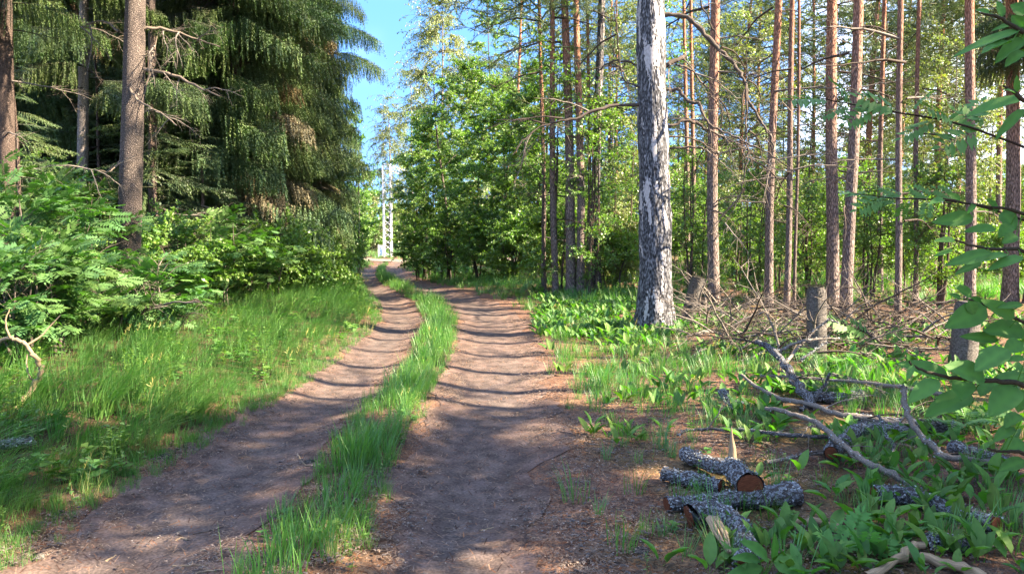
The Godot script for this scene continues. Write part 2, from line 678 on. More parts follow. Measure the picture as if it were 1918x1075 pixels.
func pine_bough(seed_value: int, mat: Material) -> ArrayMesh:
	# 1.4 m, bare inside, brushes of needles at the ends of the twigs
	rng.seed = seed_value
	var s := Shape.new()
	var main := PackedVector3Array([Vector3.ZERO, Vector3(0.4, 0.03, 0.02), Vector3(0.85, 0.02, -0.02), Vector3(1.3, 0.12, 0.02)])
	var bark := Color(0.62, 0.55, 0.5)
	s.tube(main, PackedFloat32Array([0.018, 0.014, 0.009, 0.004]), 3, bark)
	for i in 16:
		var u := rr(0.35, 1.0)
		var f := u * 3.0
		var p := main[mini(int(f), 2)].lerp(main[mini(int(f), 2) + 1], minf(f - mini(int(f), 2), 1.0))
		var d := Vector3(rr(0.2, 1.0), rr(-0.55, 0.8), rr(-0.9, 0.9)).normalized()
		var l := rr(0.15, 0.45)
		var q := p + d * l
		s.tube(PackedVector3Array([p, q]), PackedFloat32Array([0.006, 0.003]), 3, bark)
		var col := tint(0.3, 0.08)
		for j in 30:
			var w := rr(0.3, 1.05)
			var b := p + d * (l * w)
			var o := (d * 0.8 + rv()).normalized()
			s.needle(b, b + o * rr(0.045, 0.08), Vector3(o.z, 0.2, -o.x).normalized() * 0.0055, col)
	return s.mesh(mat)


func dead_branch(seed_value: int, mat: Material, twigs := 9, droop := 0.2, bushy := 4) -> ArrayMesh:
	# 1 m along +x
	rng.seed = seed_value
	var s := Shape.new()
	var main := PackedVector3Array()
	var rad := PackedFloat32Array()
	var ph := rr(0, 6)
	for i in 9:
		var u := i / 8.0
		main.append(Vector3(u, 0.05 * sin(u * 3.2 + ph) - droop * u * u + rr(-0.012, 0.012), 0.06 * sin(u * 4.0 + ph * 1.7)))
		rad.append(0.014 * (1.0 - u) + 0.0022)
	s.tube(main, rad, 4, Color(1, 1, 1))
	for i in twigs:
		var u := rr(0.2, 0.95)
		var p := main[int(u * 8.0)]
		var d := Vector3(rr(0.2, 1.0), rr(-0.6, 0.5), rr(-1, 1)).normalized()
		var l := rr(0.12, 0.42)
		var q := p + d * l * 0.5 + rv() * 0.02
		var e := q + (d + rv() * 0.5 - Vector3(0, droop, 0)).normalized() * l * 0.5
		s.tube(PackedVector3Array([p, q, e]), PackedFloat32Array([0.005, 0.0035, 0.0014]), 3, Color(0.92, 0.9, 0.9))
		for j in bushy:
			var b := q.lerp(e, rr(-0.6, 1.0))
			var g := b + (d + rv() * 0.9).normalized() * rr(0.05, 0.16)
			s.needle(b, g, (g - b).cross(rv()).normalized() * 0.0022, Color(0.85, 0.82, 0.8))
	return s.mesh(mat)


func grass_tuft(seed_value: int, mat: Material, blades: int, height: float, spread: float, lean: float, width: float, stalks := 0) -> ArrayMesh:
	rng.seed = seed_value
	var s := Shape.new()
	for i in blades:
		var a := rr(0, TAU)
		var p := Vector3(cos(a), 0, sin(a)) * rr(0, spread)
		var o := Vector3(cos(a), 0, sin(a)) * rr(0.05, 0.4) + Vector3(rr(-0.1, 0.1), 0, rr(-0.15, 0.15))
		var l := height * rr(0.45, 1.1)
		var bend := Vector3(lean * rr(0.4, 1.3), -lean * rr(0.1, 0.55), rr(-0.2, 0.2)) + o * 0.5
		var col := tint(0.25, 0.10)
		s.blade(p, (Vector3.UP + o * 0.6).normalized(), bend, l, width * rr(0.7, 1.3), col * 0.85, col, 3)
	for i in stalks:
		var p := Vector3(rr(-spread, spread), 0, rr(-spread, spread))
		var l := height * rr(1.0, 1.35)
		var bend := Vector3(lean * rr(0.3, 0.7), -0.1, rr(-0.1, 0.1))
		s.blade(p, Vector3.UP, bend, l, width * 0.45, Color(0.9, 0.95, 0.8), Color(1, 1, 0.9), 3)
		for j in 7:
			var u := 0.78 + 0.03 * j
			var q := p + Vector3.UP * (l * u) + bend * (l * u * u)
			s.leaf(q, (Vector3.UP + rv() * 0.6).normalized(), Vector3.RIGHT, 0.03, 0.008, Color(1, 0.95, 0.8))
	return s.mesh(mat)


func herb(seed_value: int, mat: Material, leaves: int, size: float, height: float, slim := 0.55) -> ArrayMesh:
	rng.seed = seed_value
	var s := Shape.new()
	var top := Vector3(rr(-0.03, 0.06), height, rr(-0.04, 0.04))
	s.tube(PackedVector3Array([Vector3.ZERO, top * 0.5 + Vector3(0.01, 0, 0), top]), PackedFloat32Array([0.003, 0.0025, 0.001]), 3, Color(0.7, 0.8, 0.5))
	for i in leaves:
		var u := rr(0.1, 1.0)
		var a := rr(0, TAU)
		var d := Vector3(cos(a), rr(-0.1, 0.5), sin(a)).normalized()
		var l := size * rr(0.6, 1.15) * (1.15 - 0.5 * u)
		s.leaf(top * u, d, (Vector3.UP + rv() * 0.3).normalized(), l, l * slim, tint(0.25, 0.1))
	return s.mesh(mat)


func broad_leaf(l: float, w: float, cup: float, droop: float, col: Color, vein: Color, blunt := 0.85, s: Shape = null, tr := Transform3D()) -> Shape:
	# a single leaf along +x, folded at the midrib, arched along its length
	if s == null:
		s = Shape.new()
	var rows := 8
	var b := s.v.size()
	for i in rows + 1:
		var u := float(i) / rows
		var half := w * 0.5 * pow(sin(PI * pow(u, blunt)), 0.8) if i < rows else 0.0
		for j in 5:
			var e := (j - 2) * 0.5
			var y := cup * absf(e) * half * 2.0 - droop * l * u * u + 0.03 * w * sin(u * 19.0 + j * 1.3)
			s.v.append(tr * Vector3(l * u, y, e * half))
			s.n.append((tr.basis * Vector3(droop * 2.0 * u, 1.0, -cup * signf(e))).normalized())
			s.c.append(vein if j == 2 else col * (1.0 - 0.12 * (i % 2)))
			s.t.append(Vector2(u, j * 0.25))
	for i in rows:
		for j in 4:
			var p := b + i * 5 + j
			s.k.append_array(PackedInt32Array([p, p + 5, p + 1, p + 1, p + 5, p + 6]))
	return s


func lily(seed_value: int, mat: Material) -> ArrayMesh:
	rng.seed = seed_value
	var s := Shape.new()
	for i in rng.randi_range(2, 3):
		var a := rr(-1.3, 1.3) + (PI if i == 1 else 0.0)
		var rise := rr(0.75, 1.35)
		var bs := Basis(Vector3.UP, a) * Basis(Vector3.BACK, rise)
		var l := rr(0.13, 0.2)
		var foot := Vector3(rr(-0.02, 0.02), 0.0, rr(-0.02, 0.02))
		var lift := bs * Vector3(0.05, 0, 0)
		s.needle(foot, foot + lift * 1.2, Vector3(0.003, 0, 0), Color(0.8, 0.9, 0.6))
		var f := rr(0.8, 1.0)
		broad_leaf(l, l * rr(0.34, 0.44), 0.32, rr(0.15, 0.4), Color(f, f, f * 0.95), Color(f, f, f), 0.85, s, Transform3D(bs, foot + lift))
	return s.mesh(mat)


func fern_frond(seed_value: int, mat: Material) -> ArrayMesh:
	rng.seed = seed_value
	var s := Shape.new()
	var prev := Vector3.ZERO
	for i in 17:
		var u := i / 16.0
		var q := Vector3(0.42 * u, 0.22 * sin(u * 2.2) - 0.05 * u, 0.0)
		s.needle(prev, q, Vector3(0, 0, 0.002), Color(0.8, 0.8, 0.5))
		prev = q
		if i > 1:
			var l := 0.11 * sin(PI * (0.15 + 0.85 * u)) + 0.01
			for e in [-1.0, 1.0]:
				s.leaf(q, Vector3(0.35, -0.12, e).normalized(), Vector3.UP, l, 0.024, tint(0.15, 0.05), 0.04)
	return s.mesh(mat)


# ------------------------------------------------------------------ trees
func stem(base: Vector3, top: Vector3, r0: float, r1: float, rings: int, sides: int, wob: float, c0: Color, c1: Color, around: float, along: float, flare := 0.25, rough_amp := 0.0) -> Shape:
	var s := Shape.new()
	var pts := PackedVector3Array()
	var rad := PackedFloat32Array()
	var ph := rr(0, 6)
	for i in rings + 1:
		var u := float(i) / rings
		u = u * (0.35 + 0.65 * u)
		var p := base.lerp(top, u) + Vector3(sin(u * 7.0 + ph), 0, cos(u * 6.0 + ph)) * wob * minf(1.0, u * 6.0)
		if i == 0:
			p.y -= 0.12
		pts.append(p)
		rad.append(lerpf(r0, r1, u) * (1.0 + flare * exp(-maxf(0.0, p.y - base.y) * 4.0)))
	s.tube(pts, rad, sides, c0, around, along, false, c1, fine, rough_amp)
	return s


func trunk_top(base: Vector3, px: float, py: float, height: float) -> Vector3:
	# where a stem that leaves the base and is seen at that place of the photograph stands at a given height
	var q := at(px, py, -base.z)
	return base + (q - base) * (height / maxf(q.y - base.y, 0.5))


func pine(base: Vector3, top: Vector3, r: float, label: String, group: String, dead: int, boughs: int, crown_from: float, sway := 0.03) -> Node3D:
	var t := thing("pine_tree", base, label, "tree", group)
	var off := top - base
	var h := off.y
	r *= 0.9
	var s := stem(Vector3.ZERO, off, r, r * 0.35, 22, 12, sway, Color(0.26, 0.19, 0.16), Color(0.62, 0.29, 0.15), 1.0, 1.0, 0.3, 0.08)
	# grey scaly foot, orange upper stem
	for i in s.v.size():
		var u := clampf((s.v[i].y - 0.14 * h) / (0.30 * h), 0.0, 1.0)
		s.c[i] = Color(0.36, 0.295, 0.268).lerp(Color(0.76, 0.38, 0.24), u * u * (3.0 - 2.0 * u) * 0.9)
	part("trunk", s.mesh(mats.pine_bark), t)
	for i in dead:
		var u := 0.10 + 0.5 * (i + rr(0, 0.8)) / dead
		var a := rr(0, TAU)
		var d := Vector3(cos(a), rr(-0.25, 0.3), sin(a))
		var p := off * u + Vector3(d.x, 0, d.z) * r * 0.6
		part("dead_branch", mats.dead[rng.randi() % 4], t, Transform3D(along_x(d, Vector3.UP, rr(0.5, 1.7) * (0.6 + u)), p))
	var where := []
	var cols := []
	var seen := 0.33 * -base.z + 2.6          # higher boughs stand above the frame: only some are needed
	for i in boughs:
		var u := crown_from + (1.0 - crown_from) * pow((i + rr(0, 0.9)) / boughs, 0.9)
		var a := rr(0, TAU)
		if off.y * u > seen and i % 3:
			continue
		var reach := (0.5 + 0.9 * sin(PI * clampf((u - crown_from) / (1.02 - crown_from), 0.05, 1.0))) * h / 13.0
		var d := Vector3(cos(a), rr(-0.2, 0.45), sin(a))
		where.append(Transform3D(along_x(d, Vector3.UP, reach * rr(0.8, 1.25)), off * minf(u, 0.985)))
		cols.append(tint(0.2, 0.08))
		if rng.randf() < 0.6:
			where.append(Transform3D(along_x(d + rv() * 0.5, Vector3.UP, reach * rr(0.6, 0.9)), off * minf(u, 0.985) + d.normalized() * reach * rr(0.4, 1.0)))
			cols.append(tint(0.2, 0.08))
	many("crown", mats.pine_boughs[rng.randi() % 2], t, where, cols)
	return t


func broadleaf(called: String, base: Vector3, height: float, low: float, radius: float, boughs: int, bough: Mesh, label: String, group: String, r: float, stems := 1, bark := Color(0.35, 0.32, 0.30), squash := Vector3.ONE, shade := Color(1, 1, 1), size := 1.0, wind := 0.0) -> Node3D:
	var t := thing(called, base, label, "bush" if called.ends_with("bush") or called.ends_with("shrub") else "tree", group)
	var mat: Material = mats.young_bark
	for i in stems:
		var foot := Vector3.ZERO if stems == 1 else Vector3(rr(-1, 1), 0, rr(-1, 1)) * radius * 0.28
		var tip := foot * 1.9 + Vector3(rr(-0.15, 0.15) * radius, height * rr(0.72, 0.92), rr(-0.15, 0.15) * radius)
		var s := stem(foot, tip, r * rr(0.75, 1.1), r * 0.2, 9, 7, 0.04 * radius, bark, bark, 1.0, 1.0, 0.2)
		for j in 5:
			var u := rr(0.3, 0.9)
			var p := foot.lerp(tip, u)
			var a := rr(0, TAU)
			var e := p + Vector3(cos(a) * radius * 0.6, rr(0.2, 0.5) * radius, sin(a) * radius * 0.6)
			s.tube(PackedVector3Array([p, p.lerp(e, 0.5) + Vector3(0, 0.06, 0), e]), PackedFloat32Array([r * 0.35 * (1.1 - u), r * 0.22, r * 0.08]), 4, bark)
		part("trunk" if stems == 1 else "stem", s.mesh(mat), t)
	var where := []
	var cols := []
	var mid := (height + low) * 0.5
	var half := (height - low) * 0.5
	for i in boughs:
		var o := rv()
		while o.length() > 1.0 or o.length() < 0.2:
			o = rv()
		o = o.normalized() * pow(o.length(), 0.6)
		var p := Vector3(o.x * radius * squash.x, mid + o.y * half, o.z * radius * squash.z)
		p.x *= 1.0 - 0.35 * maxf(0.0, o.y)
		p.z *= 1.0 - 0.35 * maxf(0.0, o.y)
		var d := (Vector3(o.x + wind, o.y * 0.4 + 0.15, o.z) + rv() * 0.45)
		var sc := size * rr(0.7, 1.25)
		where.append(Transform3D(along_x(d, (Vector3.UP + rv() * 0.4).normalized(), sc), p - d.normalized() * sc * 0.55))
		cols.append(tint(0.15, 0.08) * shade)
	many("crown", bough, t, where, cols)
	return t


func spruce(base: Vector3, height: float, r: float, reach: float, low: float, boughs: int, label: String, group: String, weeping := true, dead := 18, turn_bias := 0.0) -> Node3D:
	var t := thing("spruce_tree", base, label, "tree", group)
	var top := Vector3(rr(-0.1, 0.1), height, rr(-0.1, 0.1))
	part("trunk", stem(Vector3.ZERO, top, r, r * 0.15, 22, 12, 0.03, Color(0.30, 0.24, 0.21), Color(0.36, 0.27, 0.23), 1.0, 1.0, 0.45, 0.06).mesh(mats.spruce_bark), t)
	for i in dead:
		var y := rr(0.6, minf(height * 0.6, 7.0))
		var a := rr(0, TAU)
		part("dead_branch", mats.dead[rng.randi() % 4], t, Transform3D(along_x(Vector3(cos(a), rr(-0.35, 0.1), sin(a)), Vector3.UP, rr(0.7, 1.6)), Vector3(cos(a) * r * 0.6, y, sin(a) * r * 0.6)))
	var where := []
	var cols := []
	var seen := 0.33 * -base.z + 2.4
	for i in boughs:
		var u := (i + rr(0, 0.9)) / boughs
		var y := lerpf(low, height, u)
		if y > seen and i % 4:
			continue
		var a := rr(0, TAU) if turn_bias == 0.0 else rr(-turn_bias, turn_bias)
		var l := reach * (1.0 - 0.85 * pow(u, 1.9)) * rr(0.7, 1.1)
		var d := Vector3(cos(a), rr(-0.25, 0.12), sin(a))
		var sc := l / (1.6 if weeping else 1.05)
		where.append(Transform3D(along_x(d, Vector3.UP, maxf(sc, 0.3)), Vector3(0, y, 0) + Vector3(d.x, 0, d.z) * r * 0.5))
		cols.append(tint(0.28, 0.1))
	many("crown", mats.weeping[rng.randi() % 3] if weeping else mats.flat_spruce, t, where, cols)
	if weeping and dead > 10:
		where = []
		cols = []
		for i in boughs / 7:
			var y := rr(low * 0.8, minf(height * 0.6, 8.0))
			var a := rr(0, TAU)
			where.append(Transform3D(along_x(Vector3(cos(a), rr(-0.35, 0.05), sin(a)), Vector3.UP, reach * rr(0.3, 0.52)), Vector3(0, y, 0)))
			cols.append(tint(0.4, 0.12))
		many("dry_twigs", mats.dry_bough, t, where, cols)
	return t


# ------------------------------------------------------------------ wood lying about
func path_points(px: Array, lift: Array, deep := 0.0) -> PackedVector3Array:
	# ground points under places of the photograph, raised by the given heights
	var out := PackedVector3Array()
	for i in px.size():
		var h: float = lift[mini(i, lift.size() - 1)]
		var p := spot(px[i][0], px[i][1])
		if h > 0.0:
			var q := ray(px[i][0], px[i][1])
			for k in 6:
				var s := (EYE - (land(p.x, p.z) + h)) / -q.y
				p = Vector3(0, EYE, 0) + q * s
		out.append(p)
	return out


func smooth_path(pts: PackedVector3Array, per := 5, wob := 0.0) -> PackedVector3Array:
	var out := PackedVector3Array()
	var last := pts.size() - 1
	for i in last:
		for j in per:
			var u := float(j) / per
			var p := pts[i].cubic_interpolate(pts[i + 1], pts[maxi(i - 1, 0)], pts[mini(i + 2, last)], u)
			out.append(p + rv() * wob)
	out.append(pts[last])
	return out


func fallen(called: String, pts: PackedVector3Array, r0: float, r1: float, mat: Material, label: String, category: String, group := "", twigs := 0, sides := 7, flakes := 0, ends := "", rough := 0.26, tw_len := 0.3) -> Node3D:
	var base := pts[0]
	var t := thing(called, base, label, category, group)
	var local := PackedVector3Array()
	for p in pts:
		local.append(p - base)
	local = smooth_path(local, 6, r0 * (0.1 if ends or flakes > 200 else 0.45))
	var rad := PackedFloat32Array()
	for i in local.size():
		rad.append(lerpf(r0, r1, float(i) / (local.size() - 1)) * rr(0.85, 1.13))
	var s := Shape.new()
	s.tube(local, rad, sides, Color(0.9, 0.9, 0.9), 1.0, 1.2, false, Color(1, 1, 1), fine, rough)
	part("bark" if ends else "stem", s.mesh(mat), t)
	if ends:
		var last := local.size() - 1
		for e in ends:
			var d := Shape.new()
			var i := 0 if e == "a" else last
			var way := (local[0] - local[1]).normalized() if e == "a" else (local[last] - local[last - 1]).normalized()
			d.tube(PackedVector3Array([local[i] - way * 0.01, local[i] + way * 0.004]), PackedFloat32Array([rad[i] * 0.9, rad[i] * 0.88]), 16, Color(0.8, 0.8, 0.8), 1.0, 1.0, true)
			part("cut_end", d.mesh(mats.cut_wood), t)
	for i in twigs:
		var u := rr(0.25, 0.97)
		var k := int(u * (local.size() - 1))
		var d := (local[mini(k + 1, local.size() - 1)] - local[maxi(k - 1, 0)]).normalized()
		part("twig", mats.dead[rng.randi() % 4] if mat != mats.bare_wood else mats.dead[0], t, Transform3D(along_x(d * 0.8 + Vector3(rr(-1, 1), rr(-0.05, 0.7), rr(-1, 1)), Vector3.UP, tw_len * rr(0.6, 1.5)), local[k]))
	if flakes:
		var f := Shape.new()
		for i in flakes:
			var k := rng.randi() % (local.size() - 1)
			var p := local[k].lerp(local[k + 1], rng.randf())
			var d := (local[k + 1] - local[k]).normalized()
			var o := d.cross(rv()).normalized()
			if o.y < -0.5:
				continue
			var q := p + o * rad[k] * rr(0.97, 1.06)
			var l := rr(0.006, 0.015)
			f.leaf(q, (rv() + o * 0.5).normalized(), o, l, l * 0.9, tint(0.5, 0.03), 0.3)
		var fo := part("lichen", f.mesh(mats.lichen_flake), t)
		fo.set_meta("kind", "stuff")
	return t


func ribbon(pts: PackedVector3Array, r0: float, r1: float, s: Shape, sides := 5, col := Color(1, 1, 1), knotty := 0.0) -> void:
	var rad := PackedFloat32Array()
	for i in pts.size():
		rad.append(lerpf(r0, r1, float(i) / (pts.size() - 1)) * (1.0 + knotty * (rng.randf() - 0.5)))
	s.tube(pts, rad, sides, col, 1.0, 2.0, false, Color(-1, 0, 0), fine if knotty > 0.0 else null, 0.35)


func scatter(where: Array, cols: Array, x: float, d: float, sc: float, turn: float, spread := 0.25, warm := 0.1, tall := 1.0) -> void:
	var b := Basis(Vector3.UP, turn).scaled(Vector3(sc, sc * tall, sc))
	where.append(Transform3D(b, on_land(x, d)))
	cols.append(tint(spread, warm))


# ------------------------------------------------------------------ the scene
func _ready() -> void:
	var cam := Camera3D.new()
	cam.name = "camera"
	cam.position = Vector3(0, EYE, 0)
	cam.rotation_degrees = Vector3(-PITCH, 0, 0)
	cam.fov = 2.0 * rad_to_deg(atan(537.5 / FOCAL))
	cam.near = 0.05
	cam.far = 900.0
	cam.current = true
	add_child(cam)

	var sky_mat := ProceduralSkyMaterial.new()
	sky_mat.sky_top_color = lin(0.031, 0.084, 0.225)
	sky_mat.sky_horizon_color = lin(0.075, 0.145, 0.265)
	sky_mat.sky_curve = 0.12
	sky_mat.ground_bottom_color = lin(0.08, 0.09, 0.05)
	sky_mat.ground_horizon_color = lin(0.20, 0.30, 0.35)
	sky_mat.sun_angle_max = 12.0
	sky_mat.sky_cover = fill_clouds()
	var sky := Sky.new()
	sky.sky_material = sky_mat
	var env := Environment.new()
	env.background_mode = Environment.BG_SKY
	env.sky = sky
	env.background_energy_multiplier = 1.0
	env.tonemap_mode = Environment.TONE_MAPPER_LINEAR
	env.tonemap_exposure = 9.2
	env.sdfgi_enabled = true
	env.ssao_enabled = true
	env.ssil_enabled = true
	var we := WorldEnvironment.new()
	we.name = "surroundings"
	we.environment = env
	add_child(we)

	var sun := DirectionalLight3D.new()
	sun.name = "sun"
	sun.light_energy = 1.6
	sun.light_color = Color(1.0, 0.93, 0.82)
	sun.light_angular_distance = 0.5
	sun.shadow_enabled = true
	sun.look_at_from_position(Vector3.ZERO, Vector3(-0.77, -0.60, -0.19), Vector3.UP)
	add_child(sun)

	soft.seed = 5
	soft.frequency = 0.05
	fine.seed = 6
	fine.frequency = 9.0
	make_litter()
	make_barks()
	make_leaf_mats()
	mats.young_bark = tex_mat(Color.WHITE, mats.stone_tex, null, 0.0, Vector3(1, 1.5, 1))
	mats.dead = []
	for i in 4:
		mats.dead.append(dead_branch(60 + i, mats.twig if i < 2 else mats.dark_twig, 10, [0.1, 0.25, 0.32, 0.18][i]))
	mats.pine_boughs = [pine_bough(70, mats.pine_needle), pine_bough(71, mats.pine_needle)]
	mats.weeping = [weeping_bough(80, mats.spruce_needle), weeping_bough(81, mats.spruce_needle), weeping_bough(82, mats.spruce_needle)]
	mats.dry_bough = weeping_bough(83, mats.dry_needle)
	mats.flat_spruce = flat_spruce_bough(84, mats.spruce_needle)
	mats.birch_bough = leafy_bough(90, mats.birch_leaf, 440, 0.055)
	mats.bush_bough = leafy_bough(91, mats.bush_leaf, 280, 0.072)
	mats.sparse_bough = leafy_bough(92, mats.bush_leaf, 120, 0.06)
	mats.pale_bough = leafy_bough(94, mats.weep_leaf, 150, 0.062, 0.2)
	mats.weep_bough = leafy_bough(93, mats.weep_leaf, 170, 0.05, 0.75)
	mats.rowan = [rowan_spray(95, mats.rowan_leaf), rowan_spray(96, mats.rowan_leaf)]

	build_ground()
	build_pines()
	build_birch()
	build_leafy_trees()
	build_spruces()
	build_mast_and_board()
	build_posts()
	build_wood()
	build_willow()
	build_rowan_twigs()
	build_understorey()
	build_grass()
	build_herbs()
	build_litter_bits()


func fill_clouds() -> ImageTexture:
	# cloud cover added to lift the shade, seeded to leave the view clear
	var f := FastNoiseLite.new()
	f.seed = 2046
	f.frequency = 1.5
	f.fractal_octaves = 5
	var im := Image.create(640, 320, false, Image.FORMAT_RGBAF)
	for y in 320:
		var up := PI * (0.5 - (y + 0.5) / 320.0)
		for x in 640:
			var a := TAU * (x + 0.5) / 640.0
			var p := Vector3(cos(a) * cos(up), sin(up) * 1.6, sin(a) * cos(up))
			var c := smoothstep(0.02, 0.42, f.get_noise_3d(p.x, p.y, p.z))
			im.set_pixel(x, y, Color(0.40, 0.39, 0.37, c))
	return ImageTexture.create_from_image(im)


func build_ground() -> void:
	# rows of the photograph: y, then the edges of the two ruts
	var rows := [[1075, -5, 432, 690, 1005], [1000, 90, 478, 715, 1025], [900, 252, 560, 742, 1038], [800, 425, 632, 788, 1040], [750, 512, 692, 812, 1032], [700, 592, 742, 838, 1020],
		[650, 652, 768, 858, 1008], [600, 708, 790, 862, 988], [570, 702, 770, 832, 935], [545, 680, 734, 774, 860], [530, 671, 708, 747, 800], [510, 672, 700, 722, 755], [500, 688, 706, 724, 750], [494, 702, 716, 728, 750]]
	var made := []
	for r in rows:
		var xs := []
		for i in 4:
			xs.append(spot(r[i + 1], r[0]))
		made.append([-xs[0].z, xs[0].x, xs[1].x, xs[2].x, xs[3].x])
	made.push_front([made[0][0] - 8.0, made[0][1], made[0][2], made[0][3], made[0][4]])
	track_rows = made

	var xs := []
	var zs := []
	var x := 0.0
	while x < 260.0:
		xs.append(x)
		x += 0.16 if x < 5.0 else (0.16 + (x - 5.0) * 0.06)
	var all_x := []
	for i in range(xs.size() - 1, 0, -1):
		all_x.append(-xs[i] - 1.0)
	for q in xs:
		all_x.append(q - 1.0)
	var d := -8.0
	while d < 520.0:
		zs.append(d)
		d += 0.2 if d < 20.0 and d > 1.0 else (0.5 if d <= 1.0 else 0.2 + (d - 20.0) * 0.05)
	var s := Shape.new()
	var w: int = all_x.size()
	for dz in zs:
		var r := row(dz)
		for gx in all_x:
			var p := on_land(gx, dz)
			s.v.append(p)
			s.t.append(Vector2(gx, dz))
			var a := soft.get_noise_2d(gx * 9.0, dz * 9.0)
			var b := soft.get_noise_2d(gx * 31.0 + 50.0, dz * 31.0)
			var litter := Color(0.225, 0.162, 0.130)
			var mould := Color(0.10, 0.085, 0.055)
			var moss := Color(0.16, 0.17, 0.06)
			var col := mould
			if gx > r[4]:
				col = litter.lerp(moss, smoothstep(-0.15, 0.35, a + b * 0.5))
				col = litter.lerp(col, smoothstep(0.0, 0.9, gx - r[4]))
				if dz < 9.0:
					col = col.lerp(Color(0.17, 0.125, 0.10), 0.4 * smoothstep(0.1, 1.0, gx - r[4]))
			elif gx > r[2] and gx < r[3]:
				col = litter.lerp(mould, 0.45 + b * 0.4)
			elif gx < r[1]:
				col = mould.lerp(litter, exp(-(r[1] - gx) * 3.0))
			else:
				col = litter
			s.c.append(col)
	for i in zs.size():
		for j in w:
			var p := i * w + j
			var dx: Vector3 = s.v[i * w + mini(j + 1, w - 1)] - s.v[i * w + maxi(j - 1, 0)]
			var dz: Vector3 = s.v[mini(i + 1, zs.size() - 1) * w + j] - s.v[maxi(i - 1, 0) * w + j]
			s.n.append(dx.cross(dz).normalized())
			if i < zs.size() - 1 and j < w - 1:
				s.k.append_array(PackedInt32Array([p, p + w, p + 1, p + 1, p + w, p + w + 1]))
	tag(part("ground", s.mesh(mats.ground), self), "", "", "", "structure")

	var road := Node3D.new()
	road.name = "road"
	add_child(road)
	tag(road, "", "", "", "structure")
	for side in 2:
		var m := Shape.new()
		var across := 14
		var n := 0
		d = -3.0
		while d < 47.0:
			var r := row(d)
			var a: float = r[1 + side * 2]
			var b: float = r[2 + side * 2]
			for j in across + 1:
				var u := float(j) / across
				var ragged := soft.get_noise_2d(d * 22.0, side * 90.0 + (0.0 if u < 0.5 else 40.0)) * 0.3
				var gx := lerpf(a, b, u) + (u - 0.5) * 2.0 * ragged
				var p := on_land(gx, d)
				m.v.append(p + Vector3(0, 0.005 + 0.006 * sin(PI * u), 0))
				m.n.append(Vector3(0, 1, 0))
				m.t.append(Vector2(gx, d))
				var core := smoothstep(0.05, 0.4, minf(u, 1.0 - u)) * (0.65 + 0.6 * soft.get_noise_2d(gx * 14.0, d * 7.0))
				m.c.append(Color(0.225, 0.168, 0.143).lerp(Color(0.18, 0.157, 0.15), clampf(core, 0, 1)))
			n += 1
			d += 0.12 if d < 14.0 else 0.3
		for i in n - 1:
			for j in across:
				var p := i * (across + 1) + j
				m.k.append_array(PackedInt32Array([p, p + across + 1, p + 1, p + 1, p + across + 1, p + across + 2]))
		part("wheel_rut", m.mesh(mats.rut), road)
	# the pale gravel lane that the ruts join at the far end
	var g := Shape.new()
	for i in 25:
		var u := i / 24.0
		var gx := lerpf(-13.0, 3.0, u)
		for e in [46.2, 49.4]:
			var p := on_land(gx, e + 0.6 * sin(u * 4.0))
			g.v.append(p + Vector3(0, 0.02, 0))
			g.n.append(Vector3.UP)
			g.t.append(Vector2(gx, e))
			g.c.append(Color(0.42, 0.38, 0.34))
		if i > 0:
			var p := i * 2 - 2
			g.k.append_array(PackedInt32Array([p, p + 1, p + 2, p + 2, p + 1, p + 3]))
	part("gravel_lane", g.mesh(mats.rut), road)


